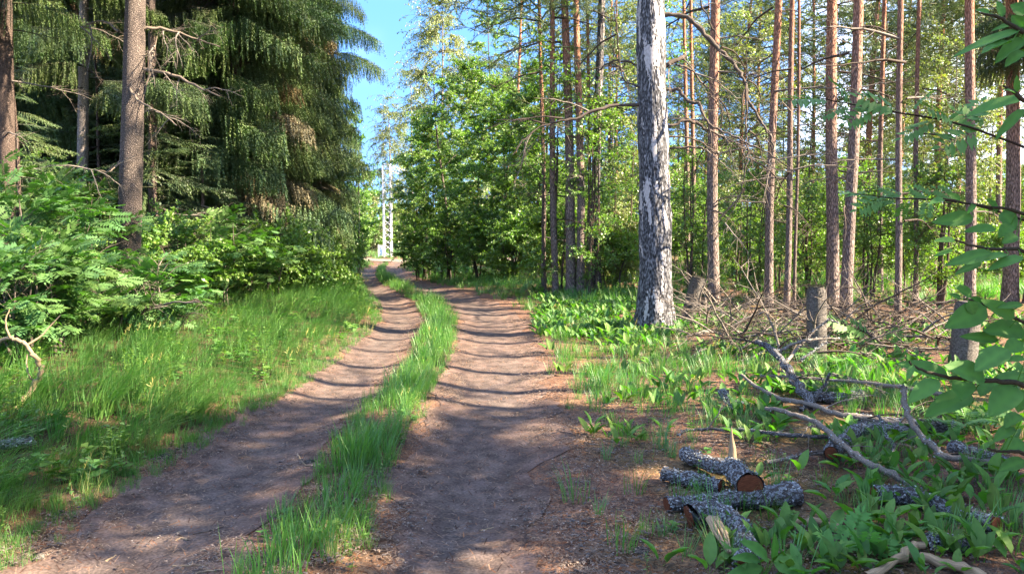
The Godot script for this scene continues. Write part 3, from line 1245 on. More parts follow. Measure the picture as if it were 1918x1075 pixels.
func build_pines() -> void:
	# base x, base y, width in pixels, x at the top edge of the picture, label, dead branches, crown boughs, crown start
	var list := [
		[1041, 555, 14, 1032, "dark crooked pine, first stem left of the red pine pair", 8, 60, 0.33],
		[1070, 553, 21, 1057, "thick reddish pine leaning left, left one of the close pair beyond the birch", 8, 30, 0.5],
		[1088, 553, 18, 1081, "straight reddish pine, right one of the close pair beyond the birch", 7, 30, 0.5],
		[1101, 547, 9, 1103, "thin dark pine between the red pine pair and the speckled small birch", 5, 14, 0.5],
		[1018, 546, 10, 1012, "slim orange pine at the edge of the leafy thicket", 8, 60, 0.3],
		[960, 520, 9, 975, "slim pine with grey-green crown standing inside the thicket", 8, 90, 0.28],
		[1288, 532, 10, 1284, "left one of two slim far pines just right of the big birch", 6, 18, 0.45],
		[1299, 531, 10, 1297, "right one of two slim far pines just right of the big birch", 6, 18, 0.45],
		[1338, 577, 24, 1338, "stout grey-footed pine behind the leaning post", 12, 34, 0.5],
		[1440, 581, 18, 1457, "dark pine leaning right between leaning post and upright post", 14, 26, 0.42],
		[1473, 600, 13, 1490, "slender orange pine leaning right beside a thinner dark one", 11, 20, 0.45],
		[1488, 598, 7, 1494, "very thin dark pine close beside the slender orange pine", 6, 10, 0.5],
		[1560, 576, 26, 1563, "thick pinkish pine, left one of the twin pines behind the upright post", 13, 34, 0.5],
		[1585, 593, 24, 1605, "thick pinkish pine, right one of the twin pines behind the upright post", 13, 34, 0.5],
		[1650, 548, 11, 1656, "slim far pine right of the twin pines", 10, 22, 0.4],
		[1682, 616, 14, 1694, "thin straight dark red pine rising from the brush pile", 13, 22, 0.42],
		[1716, 572, 10, 1726, "thin far pine just right of the dark red pine", 9, 16, 0.42],
		[1817, 585, 22, 1822, "reddish pine behind the grooved post and willow leaves", 9, 28, 0.42],
		[1893, 565, 30, 1900, "thick brown pine at the right edge behind the willow", 7, 32, 0.45],
	]
	for i in list.size():
		var p: Array = list[i]
		rng.seed = 500 + i
		var base := spot(p[0], p[1])
		var dist := -base.z
		var h := rr(12.5, 15.0)
		var top := trunk_top(base, p[3], 0, h)
		pine(base, top, p[2] * 0.5 / FOCAL * dist, p[4], "pines of the wood beside the track", p[5], p[6], p[7], 0.035)
	# farther pines of the wood
	var far := [[1375, 518, "right beside the stout grey-footed pine"], [1410, 512, "left of the dark leaning pine"], [1516, 520, "midway between slender orange pine and twin pines"], [1614, 526, "close right of the twin pines"], [1668, 512, "close left of the dark red pine"], [1748, 522, "above the right end of the brush pile"], [1766, 508, "left of the grooved post's pine, the thinner back one"], [1792, 520, "just left of the grooved post"], [1868, 528, "left of the thick brown edge pine"], [1160, 512, "close left of the big birch"], [1140, 508, "right of the slim speckled birch"], [1318, 505, "close left of the stout grey-footed pine"], [1702, 504, "close right of the dark red pine"]]
	for i in far.size():
		rng.seed = 600 + i
		var base := spot(far[i][0], far[i][1])
		pine(base, base + Vector3(rr(-0.5, 0.5), rr(12, 15.5), rr(-0.4, 0.4)), rr(0.09, 0.14), "slim distant pine " + far[i][2], "distant pines deep in the wood", 8, 130, rr(0.2, 0.34), 0.05)
	# pines outside the frame, whose shade lies across the track
	for i in 9:
		rng.seed = 650 + i
		var base := on_land([8.2, 10.2, 13.0, 15.0, 7.6, 8.4, 9.6, 10.8, 7.2, 12.5, 9.0][i], [3.2, 1.8, 0.2, 1.2, 5.5, 6.0, 6.8, 7.6, 4.9, 5.4, 8.4][i])
		pine(base, base + Vector3(rr(-0.5, 0.5), rr(12, 14), rr(-0.4, 0.4)), rr(0.07, 0.13), "pine beyond the right edge of the picture", "pines outside the frame", 9, 34 if i < 4 else 14, 0.4 if i < 4 else 0.8, 0.05)


func build_birch() -> void:
	rng.seed = 700
	var base := spot(1226, 621)
	var dist := -base.z
	var t := thing("birch_tree", base, "thick old birch with black furrowed foot and torn white bark", "tree")
	var r := 31.5 / FOCAL * dist
	var top := trunk_top(base, 1222, 0, 11.0) - base
	var pts := PackedVector3Array()
	var rad := PackedFloat32Array()
	for i in 130:
		var u := i / 129.0
		var y := 11.0 * pow(u, 1.25) - 0.1
		var p := top * (y / 11.0) + Vector3(sin(y * 1.1) * 0.02, 0, cos(y * 0.8) * 0.02)
		pts.append(p)
		rad.append(r * (1.0 - 0.045 * y) * (1.0 + 0.42 * exp(-maxf(0.0, y) * 4.2)) + 0.008 * sin(y * 5.0))
	var s := Shape.new()
	var ridges := FastNoiseLite.new()
	ridges.seed = 8
	ridges.frequency = 7.0
	s.tube(pts, rad, 56, Color(1, 1, 1), 1.0, -1.0 / 6.2, false, Color(1, 1, 1), ridges, 0.085)
	part("trunk", s.mesh(mats.birch_bark), t)
	# dead grey limbs, drawn in the photograph's places at slightly different distances
	var limbs := [
		[[[1236, 29], [1288, 33], [1326, 71], [1351, 96], [1380, 126], [1397, 159], [1405, 193], [1426, 226], [1443, 255], [1449, 272]], 0.044, 0.011, -0.5],
		[[[1397, 159], [1400, 201], [1398, 234], [1401, 285], [1393, 335], [1384, 377], [1355, 423]], 0.017, 0.005, -0.6],
		[[[1234, 130], [1271, 111], [1283, 106]], 0.047, 0.030, 0.2],
		[[[1266, 120], [1292, 130], [1313, 151], [1334, 180], [1352, 205], [1390, 222]], 0.017, 0.005, 0.5],
		[[[1234, 172], [1271, 168], [1288, 188], [1309, 193], [1317, 213], [1338, 239], [1368, 251], [1401, 268], [1440, 288], [1482, 318]], 0.031, 0.007, -0.9],
		[[[1236, 242], [1276, 228], [1305, 230], [1326, 243], [1359, 259], [1393, 276], [1443, 310], [1484, 326]], 0.029, 0.007, 0.3],
		[[[1393, 276], [1401, 318], [1435, 352], [1460, 381], [1482, 390]], 0.012, 0.004, 0.35],
		[[[1236, 252], [1296, 259], [1330, 276], [1349, 289]], 0.016, 0.008, 0.1],
		[[[1236, 283], [1288, 275], [1326, 280], [1350, 290]], 0.022, 0.009, -0.2],
		[[[1214, 194], [1142, 200], [1077, 222], [1028, 231], [985, 259], [960, 290]], 0.029, 0.007, -0.4],
		[[[1212, 126], [1167, 115], [1150, 113], [1122, 132], [1100, 165]], 0.023, 0.007, 0.3],
		[[[1212, 164], [1170, 150], [1160, 95], [1152, 20], [1156, -40]], 0.014, 0.007, -0.3],
		[[[1234, -20], [1290, -35], [1320, 20], [1338, 60], [1342, 110]], 0.021, 0.007, 0.4],
	]
	for i in limbs.size():
		var l: Array = limbs[i]
		var p2 := PackedVector3Array()
		var n: int = l[0].size()
		for j in n:
			var u := float(j) / (n - 1)
			p2.append(at(l[0][j][0], l[0][j][1], dist + l[3] * (u if not i in [1, 6] else 0.8)) - base)
		var path := smooth_path(p2, 6, 0.016)
		var b := Shape.new()
		ribbon(path, l[1] * 0.85, l[2] * 0.9, b, 7, Color(0.5, 0.46, 0.45), 0.5)
		var limb := part("dead_branch", b.mesh(mats.twig), t)
		for j in (7 if n > 5 else 3):
			var k := rng.randi_range(path.size() / 4, path.size() - 1)
			part("twig", mats.dead[rng.randi() % 4], limb, Transform3D(along_x(Vector3(rr(-0.3, 1.0) if l[0][0][0] > 1225 else rr(-1, 0.3), rr(-0.9, 0.35), rr(-0.8, 0.8)), Vector3.UP, rr(0.35, 0.95)), path[k]))
	# the leafy crown starts above the frame
	var where := []
	var cols := []
	for i in 60:
		var o := rv()
		var p := Vector3(o.x * 2.4, 10.6 + o.y * 3.2, o.z * 2.4) + top * 0.0
		where.append(Transform3D(along_x(Vector3(o.x, -0.2, o.z) + rv() * 0.3, Vector3.UP, rr(0.8, 1.3)), p))
		cols.append(tint(0.2, 0.08))
	many("crown", mats.weep_bough, t, where, cols)
	# the slighter birch among the pines
	rng.seed = 710
	var b2 := spot(1117, 547)
	var t2 := thing("birch_tree", b2, "slim speckled birch standing right of the red pine pair", "tree")
	var top2 := trunk_top(b2, 1124, 0, 11.0) - b2
	part("trunk", stem(Vector3.ZERO, top2, 0.115, 0.05, 22, 12, 0.04, Color(0.75, 0.66, 0.6), Color(0.9, 0.85, 0.8), 1.0, -1.0 / 2.4, 0.3).mesh(mats.birch_bark), t2)
	where = []
	cols = []
	for i in 70:
		var o := rv()
		where.append(Transform3D(along_x(Vector3(o.x, 0.1, o.z) + rv() * 0.3, Vector3.UP, rr(0.6, 1.0)), Vector3(o.x * 1.3, 6.2 + o.y * 3.4, o.z * 1.3) + top2 * 0.02))
		cols.append(tint(0.2, 0.08))
	many("crown", mats.sparse_bough, t2, where, cols)


func build_leafy_trees() -> void:
	# crown centre x, top y, foot y of the photograph, distance, half width in pixels, boughs, kind
	var thicket := "leafy trees of the thicket right of the track"
	var list := [
		[800, 205, 505, 31.0, 66, 180, "green young birch at the left tip of the roadside thicket"],
		[868, 95, 512, 28.0, 92, 270, "tallest round green birch of the roadside thicket"],
		[940, 150, 522, 25.0, 84, 210, "broad green birch in the middle of the roadside thicket"],
		[925, -60, 510, 33.0, 80, 170, "tall pale birch rising behind the middle of the thicket"],
		[782, 320, 500, 34.0, 26, 70, "small birch at the very tip of the thicket by the mast"],
		[1000, 120, 535, 23.0, 62, 140, "yellow-green young birch of the thicket beside the slim orange pine"],
	]
	for i in list.size():
		var p: Array = list[i]
		rng.seed = 800 + i
		var base := spot(p[0], p[2])
		base = on_land(base.x, p[3])
		base.x = at(p[0], p[2], p[3]).x
		base.y = land(base.x, base.z)
		var high := at(p[0], p[1], p[3]).y - base.y
		broadleaf("young_birch_tree", base, high, 0.7, p[4] / FOCAL * p[3], p[5], mats.birch_bough, p[6], thicket, 0.07, 2, Color(0.30, 0.26, 0.24), Vector3.ONE, Color(1, 1, 1), 0.95)
	var bushes := [
		[790, 400, 512, 29.0, 42, 60, "low bush at the left foot of the thicket by the lane"],
		[840, 390, 522, 26.5, 48, 66, "bright low bush in the thicket below the tallest birch"],
		[905, 385, 533, 24.0, 55, 70, "bushy leafy shrub in the middle of the thicket edge"],
		[965, 400, 545, 21.5, 46, 60, "many-stemmed shrub with dark feet beside the slim orange pine"],
		[1150, 400, 540, 21.0, 45, 50, "light leafy shrub left of the big birch"],
		[1285, 330, 545, 20.0, 42, 46, "light leafy shrub right of the big birch"],
		[1038, 60, 552, 16.4, 60, 70, "tall light sapling overlapping the red pine pair"],
		[1105, 150, 552, 15.8, 48, 50, "light sapling in front of the slim speckled birch"],
		[1160, 240, 548, 17.4, 40, 40, "yellow-green sapling at the left side of the big birch"],
		[1300, 250, 560, 16.0, 46, 44, "light sapling over the leaning post"],
		[1415, 300, 575, 14.6, 42, 40, "sapling hiding the foot of the dark leaning pine"],
		[1520, 330, 570, 15.4, 40, 36, "light sapling left of the twin pines"],
		[1635, 340, 575, 14.8, 42, 36, "light sapling right of the twin pines"],
		[1755, 260, 580, 13.6, 44, 44, "yellow-green sapling behind the brush pile's right end"],
		[1385, 380, 560, 18.0, 44, 40, "sparse light shrub between leaning post and dark leaning pine"],
	]
	for i in bushes.size():
		var p: Array = bushes[i]
		rng.seed = 830 + i
		var base := on_land(at(p[0], p[2], p[3]).x, p[3])
		var high := at(p[0], p[1], p[3]).y - base.y
		broadleaf("leafy_shrub", base, high, 0.25, p[4] / FOCAL * p[3], p[5], mats.bush_bough if i < 4 else mats.sparse_bough, p[6], "shrubs along the wood's edge", 0.03, 4, Color(0.26, 0.2, 0.17), Vector3.ONE, Color(1, 1, 1), 0.8)
	# tall pale leafy trees standing among the pines of the right wood
	var pale := [[1145, 21.0, 9.0, "left of the big birch"], [1275, 24.0, 10.0, "behind the right side of the big birch"], [1310, 33.0, 12.0, "left of the stout pine"], [1390, 23.0, 8.5, "between the stout pine and the dark leaning pine"], [1455, 30.0, 11.0, "behind the slender orange pine"], [1520, 25.0, 9.0, "left of the twin pines"], [1590, 36.0, 12.5, "behind the twin pines"], [1640, 24.0, 8.5, "right of the twin pines"], [1715, 29.0, 10.5, "right of the dark red pine"], [1770, 22.0, 8.0, "behind the right end of the brush pile"], [1845, 27.0, 10.0, "behind the grooved post"], [1185, 34.0, 12.0, "far behind the big birch"]]
	for i in pale.size():
		var p: Array = pale[i]
		rng.seed = 870 + i
		var base := on_land((p[0] - 959.0) / FOCAL * p[1], p[1])
		broadleaf("pale_birch_tree", base, p[2], 1.6, 0.062 * p[1], int(52 + p[1] * 1.6), mats.pale_bough, "tall thin pale-leaved birch " + p[3], "pale birches among the pines", 0.045, 1, Color(0.42, 0.38, 0.34), Vector3.ONE, Color(1, 1, 0.95), 1.0)
	# tall weeping birches far down the lane
	rng.seed = 860
	var weep := [[835, -60, 500, 40.0, 62, 230, "tall pale weeping birch rising above the thicket"], [732, 165, 486, 54.0, 34, 110, "pale weeping birch beside the sky gap above the mast"], [775, 90, 488, 52.0, 30, 60, "thin-crowned weeping birch with a curled top against the sky"]]
	for i in weep.size():
		var p: Array = weep[i]
		rng.seed = 860 + i
		var base := on_land(at(p[0], p[2], p[3]).x, p[3])
		var high := at(p[0], p[1], p[3]).y - base.y
		broadleaf("weeping_birch_tree", base, high, high * 0.25, p[4] / FOCAL * p[3], p[5], mats.weep_bough, p[6], "weeping birches by the far lane", 0.13, 1, Color(0.6, 0.57, 0.53), Vector3.ONE, Color(1, 1, 1), 1.5)
	# left of the track, beyond the spruces
	var left := [
		[668, 205, 500, 34.0, 22, 60, "slim blue-green aspen just behind the drooping spruce", "young_aspen_tree"],
		[632, 300, 512, 31.0, 34, 80, "green young aspen hidden low behind the drooping spruce", "young_aspen_tree"],
		[648, 430, 520, 30.0, 20, 46, "bright yellow-green shrub at the left edge of the far track", "leafy_shrub"],
		[610, 420, 535, 24.0, 44, 60, "green shrub under the tips of the drooping spruce", "leafy_shrub"],
		[676, 410, 486, 50.0, 18, 46, "pale flowering shrub left of the mast", "leafy_shrub"],
	]
	for i in left.size():
		var p: Array = left[i]
		rng.seed = 880 + i
		var base := on_land(at(p[0], p[2], p[3]).x, p[3])
		var high := at(p[0], p[1], p[3]).y - base.y
		broadleaf(p[7], base, high, 0.3, p[4] / FOCAL * p[3], p[5], mats.bush_bough, p[6], "leafy growth left of the far track", 0.05, 2, Color(0.3, 0.28, 0.25), Vector3.ONE, Color(0.85, 0.97, 1.0) if i < 2 else Color(1, 1, 1), 0.9)
	# the wood that closes the view
	rng.seed = 900
	var far := Node3D.new()
	far.name = "far_woodland"
	add_child(far)
	tag(far, "hazy green mass of distant woodland closing the view", "woodland", "", "stuff")
	for kind in 2:
		var where := []
		var cols := []
		for i in 1400:
			var a := rr(-0.75, 0.75)
			var dist := rr(62, 84)
			var x := tan(a) * dist
			var gap := smoothstep(2.0, 5.0, absf(x + 8.0))
			var y := rr(0.0, 1.0) * ((6.0 if x < 0.0 else 9.5) + 5.0 * soft.get_noise_1d(x * 6.0)) * lerpf(0.55, 1.0, gap)
			var o := rv()
			where.append(Transform3D(along_x(Vector3(o.x, o.y * 0.3 + 0.1, absf(o.z)), Vector3.UP, rr(2.0, 3.6)), Vector3(x, y - 0.8, -dist)))
			cols.append(tint(0.3, 0.12))
		var m := many("foliage", mats.bush_bough if kind == 0 else mats.weep_bough, far, where, cols)


func build_spruces() -> void:
	rng.seed = 1000
	# the drooping spruce that leans over the verge, and its neighbours
	var b := on_land(at(532, 540, 19.0).x, 19.0)
	spruce(b, 13.0, 0.2, 2.0, 1.9, 300, "great drooping spruce with hanging curtains of twigs beside the track", "spruces left of the track", true, 26)
	rng.seed = 1001
	b = on_land(at(455, 560, 16.2).x, 16.2)
	spruce(b, 13.0, 0.19, 2.2, 1.9, 190, "drooping dark spruce between the thick bare trunk and the great drooping spruce", "spruces left of the track", true, 26)
	rng.seed = 1002
	b = on_land(at(350, 570, 19.5).x, 19.5)
	spruce(b, 14.0, 0.2, 2.4, 2.0, 240, "shaded spruce deep behind the thick bare trunk", "spruces left of the track", true, 24)
	rng.seed = 1003
	b = on_land(at(60, 600, 17.0).x, 17.0)
	spruce(b, 13.0, 0.2, 2.4, 1.6, 240, "shaded spruce deep behind the rowan bushes at the left edge", "spruces left of the track", true, 20)
	rng.seed = 1004
	b = on_land(at(190, 590, 22.0).x, 22.0)
	spruce(b, 14.0, 0.2, 2.8, 1.4, 260, "dark spruce far behind the slim grey trunk", "spruces left of the track", true, 20)
	rng.seed = 1005
	b = on_land(at(480, 545, 26.0).x, 26.0)
	spruce(b, 14.0, 0.2, 3.0, 1.0, 260, "dark spruce deep behind the drooping spruces", "spruces left of the track", true, 12)
	rng.seed = 1012
	b = on_land(at(-40, 590, 24.0).x, 24.0)
	spruce(b, 14.0, 0.2, 3.0, 1.0, 240, "dark spruce far behind at the left edge of the picture", "spruces left of the track", true, 8)
	rng.seed = 1013
	b = on_land(at(300, 560, 29.0).x, 29.0)
	spruce(b, 14.0, 0.2, 3.2, 0.8, 240, "farthest dark spruce seen between the left trunks", "spruces left of the track", true, 8)
	# the thick bare trunk with its few lit limbs
	rng.seed = 1006
	b = spot(238, 612)
	var dist := -b.z
	var t := thing("spruce_tree", b, "thick bare grey spruce trunk standing among rowan bushes", "tree", "spruces left of the track")
	var top := trunk_top(b, 250, 0, 12.0) - b
	part("trunk", stem(Vector3.ZERO, top, 22.0 / FOCAL * dist, 0.07, 40, 20, 0.02, Color(0.17, 0.145, 0.13), Color(0.27, 0.23, 0.205), 1.0, 1.0, 0.4, 0.06).mesh(mats.spruce_bark), t)  # bark colour darkened for foliage shade, most towards the foot
	var limbs := [[[[262, 55], [300, 52], [345, 65], [411, 88]], 0.028, 0.2], [[[264, 128], [300, 135], [335, 145], [380, 168], [412, 180]], 0.03, -0.2], [[[235, 140], [245, 170], [262, 190], [300, 212], [330, 235]], 0.022, -0.6], [[[268, 180], [285, 110], [295, 60]], 0.012, 0.3], [[[222, 60], [190, 40], [150, 50]], 0.018, 0.3], [[[225, 300], [205, 320], [170, 318]], 0.014, -0.4]]
	for l in limbs:
		var p2 := PackedVector3Array()
		var n: int = l[0].size()
		for j in n:
			p2.append(at(l[0][j][0], l[0][j][1], dist + l[2] * j / (n - 1.0)) - b)
		var path := smooth_path(p2, 5, 0.012)
		var sh := Shape.new()
		ribbon(path, l[1], l[1] * 0.3, sh, 6, Color(1.0, 0.92, 0.85))
		var limb := part("dead_branch", sh.mesh(mats.twig), t)
		for j in 4:
			part("twig", mats.dead[rng.randi() % 2], limb, Transform3D(along_x(Vector3(rr(-0.5, 1), rr(-0.8, 0.4), rr(-0.8, 0.8)), Vector3.UP, rr(0.4, 0.8)), path[rng.randi_range(6, path.size() - 1)]))
	var where := []
	var cols := []
	for i in 26:
		var a := rr(0, TAU)
		var y := rr(5.2, 11.5)
		where.append(Transform3D(along_x(Vector3(cos(a), -0.15, sin(a)), Vector3.UP, rr(0.8, 1.2)), top * (y / 12.0)))
		cols.append(tint(0.25, 0.1))
	many("crown", mats.weeping[1], t, where, cols)
	# slimmer stems at the left
	var slim := [[146, 590, 22, 158, "slim grey birch-like trunk left of the thick bare trunk", 14.5, Color(0.62, 0.57, 0.53)], [128, 585, 24, 135, "slim yellowish trunk just left of the slim grey trunk", 17.5, Color(0.62, 0.45, 0.30)], [22, 640, 34, 10, "dark shaded trunk at the left edge of the picture", 10.8, Color(0.18, 0.14, 0.12)], [292, 600, 16, 280, "dark thin trunk right behind the thick bare trunk", 14.2, Color(0.30, 0.24, 0.21)], [600, 540, 14, 606, "dark slim trunk under the tips of the drooping spruce", 20.5, Color(0.24, 0.19, 0.17)]]
	for i in slim.size():
		var q: Array = slim[i]
		rng.seed = 1020 + i
		b = on_land(at(q[0], q[1], q[5]).x, q[5])
		var tt := thing("bare_trunk_tree", b, q[4], "tree")
		top = trunk_top(b, q[3], 0, 11.0) - b
		part("trunk", stem(Vector3.ZERO, top, q[2] * 0.5 / FOCAL * q[5], 0.05, 20, 12, 0.03, q[6], q[6], 1.0, 1.0, 0.3, 0.05).mesh(mats.spruce_bark), tt)
		for j in 12:
			var a := rr(0, TAU)
			part("dead_branch", mats.dead[rng.randi() % 4], tt, Transform3D(along_x(Vector3(cos(a), rr(-0.3, 0.2), sin(a)), Vector3.UP, rr(0.5, 1.2)), top * rr(0.1, 0.6)))
		where = []
		cols = []
		for j in 22:
			var a := rr(0, TAU)
			where.append(Transform3D(along_x(Vector3(cos(a), -0.1, sin(a)), Vector3.UP, rr(0.7, 1.1)), top * rr(0.35, 1.0)))
			cols.append(tint(0.25, 0.1))
		many("crown", mats.weeping[i % 3], tt, where, cols)
	# young spruces with flat fresh sprays
	var young := [[300, 300, 14.0, 2.2, "young spruce sprays crossing in front of the thick bare trunk"], [45, 330, 12.5, 2.0, "young spruce with fresh tips at the left edge"], [200, 230, 15.5, 2.2, "young spruce filling the gap left of the thick bare trunk"], [380, 420, 14.5, 1.6, "low young spruce right of the thick bare trunk"]]
	for i in young.size():
		var q: Array = young[i]
		rng.seed = 1040 + i
		b = on_land(at(q[0], 560, q[2]).x, q[2])
		spruce(b, at(q[0], q[1] - 130, q[2]).y + 0.6, 0.06, q[3] * 0.72, 0.8, 64, q[4], "young spruces at the left", false, 4)
	# spruce looking in at the upper right
	rng.seed = 1050
	b = on_land(at(1935, 600, 14.0).x, 14.0)
	spruce(b, 12.0, 0.14, 1.9, 4.2, 70, "dark spruce at the upper right behind the willow leaves", "", true, 6)


func build_mast_and_board() -> void:
	rng.seed = 1100
	var d := 53.0
	var base := on_land(at(726.5, 482, d).x, d)
	var t := thing("lattice_mast", base, "white steel lattice mast with a short truss arm at the end of the track", "mast")
	var h := at(727, 308, d).y - base.y
	var half := 7.0 / FOCAL * d
	var corner := [Vector3(-half, 0, half), Vector3(half, 0, half), Vector3(half, 0, -half), Vector3(-half, 0, -half)]
	for p in corner:
		var s := Shape.new()
		s.box(p + Vector3(0, h * 0.5 - 0.1, 0), Vector3(0.06, h + 0.2, 0.06), Color.WHITE)
		part("leg", s.mesh(mats.white_paint), t)
	var steps := 15
	for f in 4:
		var a: Vector3 = corner[f]
		var b: Vector3 = corner[(f + 1) % 4]
		for i in steps:
			var s := Shape.new()
			var y0 := h * i / steps
			var y1 := h * (i + 1) / steps
			var p := (a if i % 2 else b) + Vector3(0, y0, 0)
			var q := (b if i % 2 else a) + Vector3(0, y1, 0)
			s.tube(PackedVector3Array([p, q]), PackedFloat32Array([0.015, 0.015]), 5, Color.WHITE)
			part("brace", s.mesh(mats.white_paint), t)
		var top := Shape.new()
		top.tube(PackedVector3Array([a + Vector3(0, h, 0), b + Vector3(0, h, 0)]), PackedFloat32Array([0.035, 0.035]), 5, Color.WHITE)
		part("top_bar", top.mesh(mats.white_paint), t)
	# the arm: a light truss that leaves the head towards the right and away, sinking a little
	var arm := Node3D.new()
	arm.name = "truss_arm"
	t.add_child(arm)
	var way := Vector3(1.0, -0.42, -0.6)
	for e in [Vector3(half, h - 0.02, half), Vector3(half, h - 0.42, half), Vector3(half, h - 0.02, -half), Vector3(half, h - 0.42, -half)]:
		var s := Shape.new()
		s.tube(PackedVector3Array([e, e + way * 0.85]), PackedFloat32Array([0.03, 0.03]), 5, Color.WHITE)
		part("chord", s.mesh(mats.white_paint), arm)
	for i in 5:
		for z in [half, -half]:
			var s := Shape.new()
			var p := Vector3(half, h - (0.02 if i % 2 else 0.42), z) + way * (0.17 * i)
			var q := Vector3(half, h - (0.42 if i % 2 else 0.02), z) + way * (0.17 * (i + 1))
			s.tube(PackedVector3Array([p, q]), PackedFloat32Array([0.014, 0.014]), 4, Color.WHITE)
			part("brace", s.mesh(mats.white_paint), arm)
	# notice board
	d = 52.0
	base = on_land(at(714, 484, d).x, d)
	var n := thing("notice_board", base, "small blue and white notice board at the foot of the mast", "sign")
	var w := 11.0 / FOCAL * d
	var hh := 22.0 / FOCAL * d
	for x in [-w * 0.5, w * 0.5]:
		var s := Shape.new()
		s.box(Vector3(x, hh * 0.5, 0), Vector3(0.05, hh + 0.1, 0.05), Color.WHITE)
		part("post", s.mesh(mats.white_paint), n)
	var pan := Shape.new()
	pan.box(Vector3(0, hh * 0.55, 0.0), Vector3(w - 0.05, hh * 0.84, 0.025), Color.WHITE)
	var panel := part("panel", pan.mesh(mats.white_paint), n)
	var blue := StandardMaterial3D.new()
	blue.albedo_color = lin(0.06, 0.17, 0.42)
	blue.roughness = 0.5
	for i in 9:
		var s := Shape.new()
		var bw := w * rr(0.25, 0.7)
		s.box(Vector3(rr(-0.12, 0.12) * w, hh * (0.2 + 0.082 * i), 0.0155), Vector3(bw, hh * rr(0.035, 0.06), 0.006), Color.WHITE)
		part("print", s.mesh(blue), panel)
	# cross bars
	for y in [0.1, 0.985]:
		var s := Shape.new()
		s.box(Vector3(0, hh * y, 0.0), Vector3(w - 0.052, 0.04, 0.04), Color.WHITE)
		part("rail", s.mesh(mats.white_paint), n)


func post(base: Vector3, top: Vector3, w: float, label: String, moss: bool, grooves: bool) -> void:
	var t := thing("fence_post", base, label, "post", "old fence posts")
	var s := Shape.new()
	var off := top - base
	var rings := 16
	var sides := 20
	var up := off.normalized()
	var x := Vector3.RIGHT.slide(up).normalized()
	var z := x.cross(up)
	for i in rings + 1:
		var u := float(i) / rings
		var cap := 1.0 - 0.22 * pow(maxf(0.0, u - 0.9) * 10.0, 2.0)
		for j in sides + 1:
			var a := TAU * j / sides
			var cx := signf(cos(a)) * pow(absf(cos(a)), 0.42)
			var cz := signf(sin(a)) * pow(absf(sin(a)), 0.42)
			var r := w * 0.5 * cap
			if grooves and (j in [13, 15, 17]):
				r *= 0.86
			var p := off * u - up * (0.12 if i == 0 else 0.0) + (x * cx + z * cz) * r
			p += (x * cx + z * cz) * 0.006 * fine.get_noise_3d(p.x * 2.0, p.y * 2.0, p.z * 2.0)
			s.v.append(p)
			s.n.append((x * cx + z * cz).normalized())
			s.c.append(Color(1, 1, 1))
			s.t.append(Vector2(float(j) / sides, u))
	for i in rings:
		for j in sides:
			var p := i * (sides + 1) + j
			s.k.append_array(PackedInt32Array([p, p + sides + 1, p + 1, p + 1, p + sides + 1, p + sides + 2]))
	s.disc(off, up, w * 0.42, sides, Color(0.8, 0.8, 0.8))
	part("shaft", s.mesh(mats.concrete), t)
	if moss:
		var m := Shape.new()
		for i in 900:
			var a := rr(0, TAU)
			var r := w * 0.5 * sqrt(rng.randf())
			var p := off + (x * cos(a) + z * sin(a)) * r + up * (0.02 * (1.0 - r / w * 2.0))
			if rng.randf() < 0.35:
				p = off - up * rr(0.0, 0.11) + (x * cos(a) + z * sin(a)) * w * 0.52
			m.leaf(p, (up + rv() * 0.9).normalized(), x, rr(0.008, 0.02), 0.006, tint(0.5, 0.2))
		part("moss", m.mesh(mats.moss), t).set_meta("kind", "stuff")


func build_posts() -> void:
	rng.seed = 1200
	var b := spot(1286, 607)
	post(b, at(1309, 519, -b.z - 0.1), 24.0 / FOCAL * -b.z, "dark old post leaning right beside the big birch", true, false)
	b = spot(1531, 676)
	post(b, at(1530, 537, -b.z), 31.0 / FOCAL * -b.z, "upright square old post with mossy rounded top", true, false)
	b = spot(1803, 692)
	post(b, at(1816, 565, -b.z), 39.0 / FOCAL * -b.z, "grooved grey post behind the willow leaves", false, true)


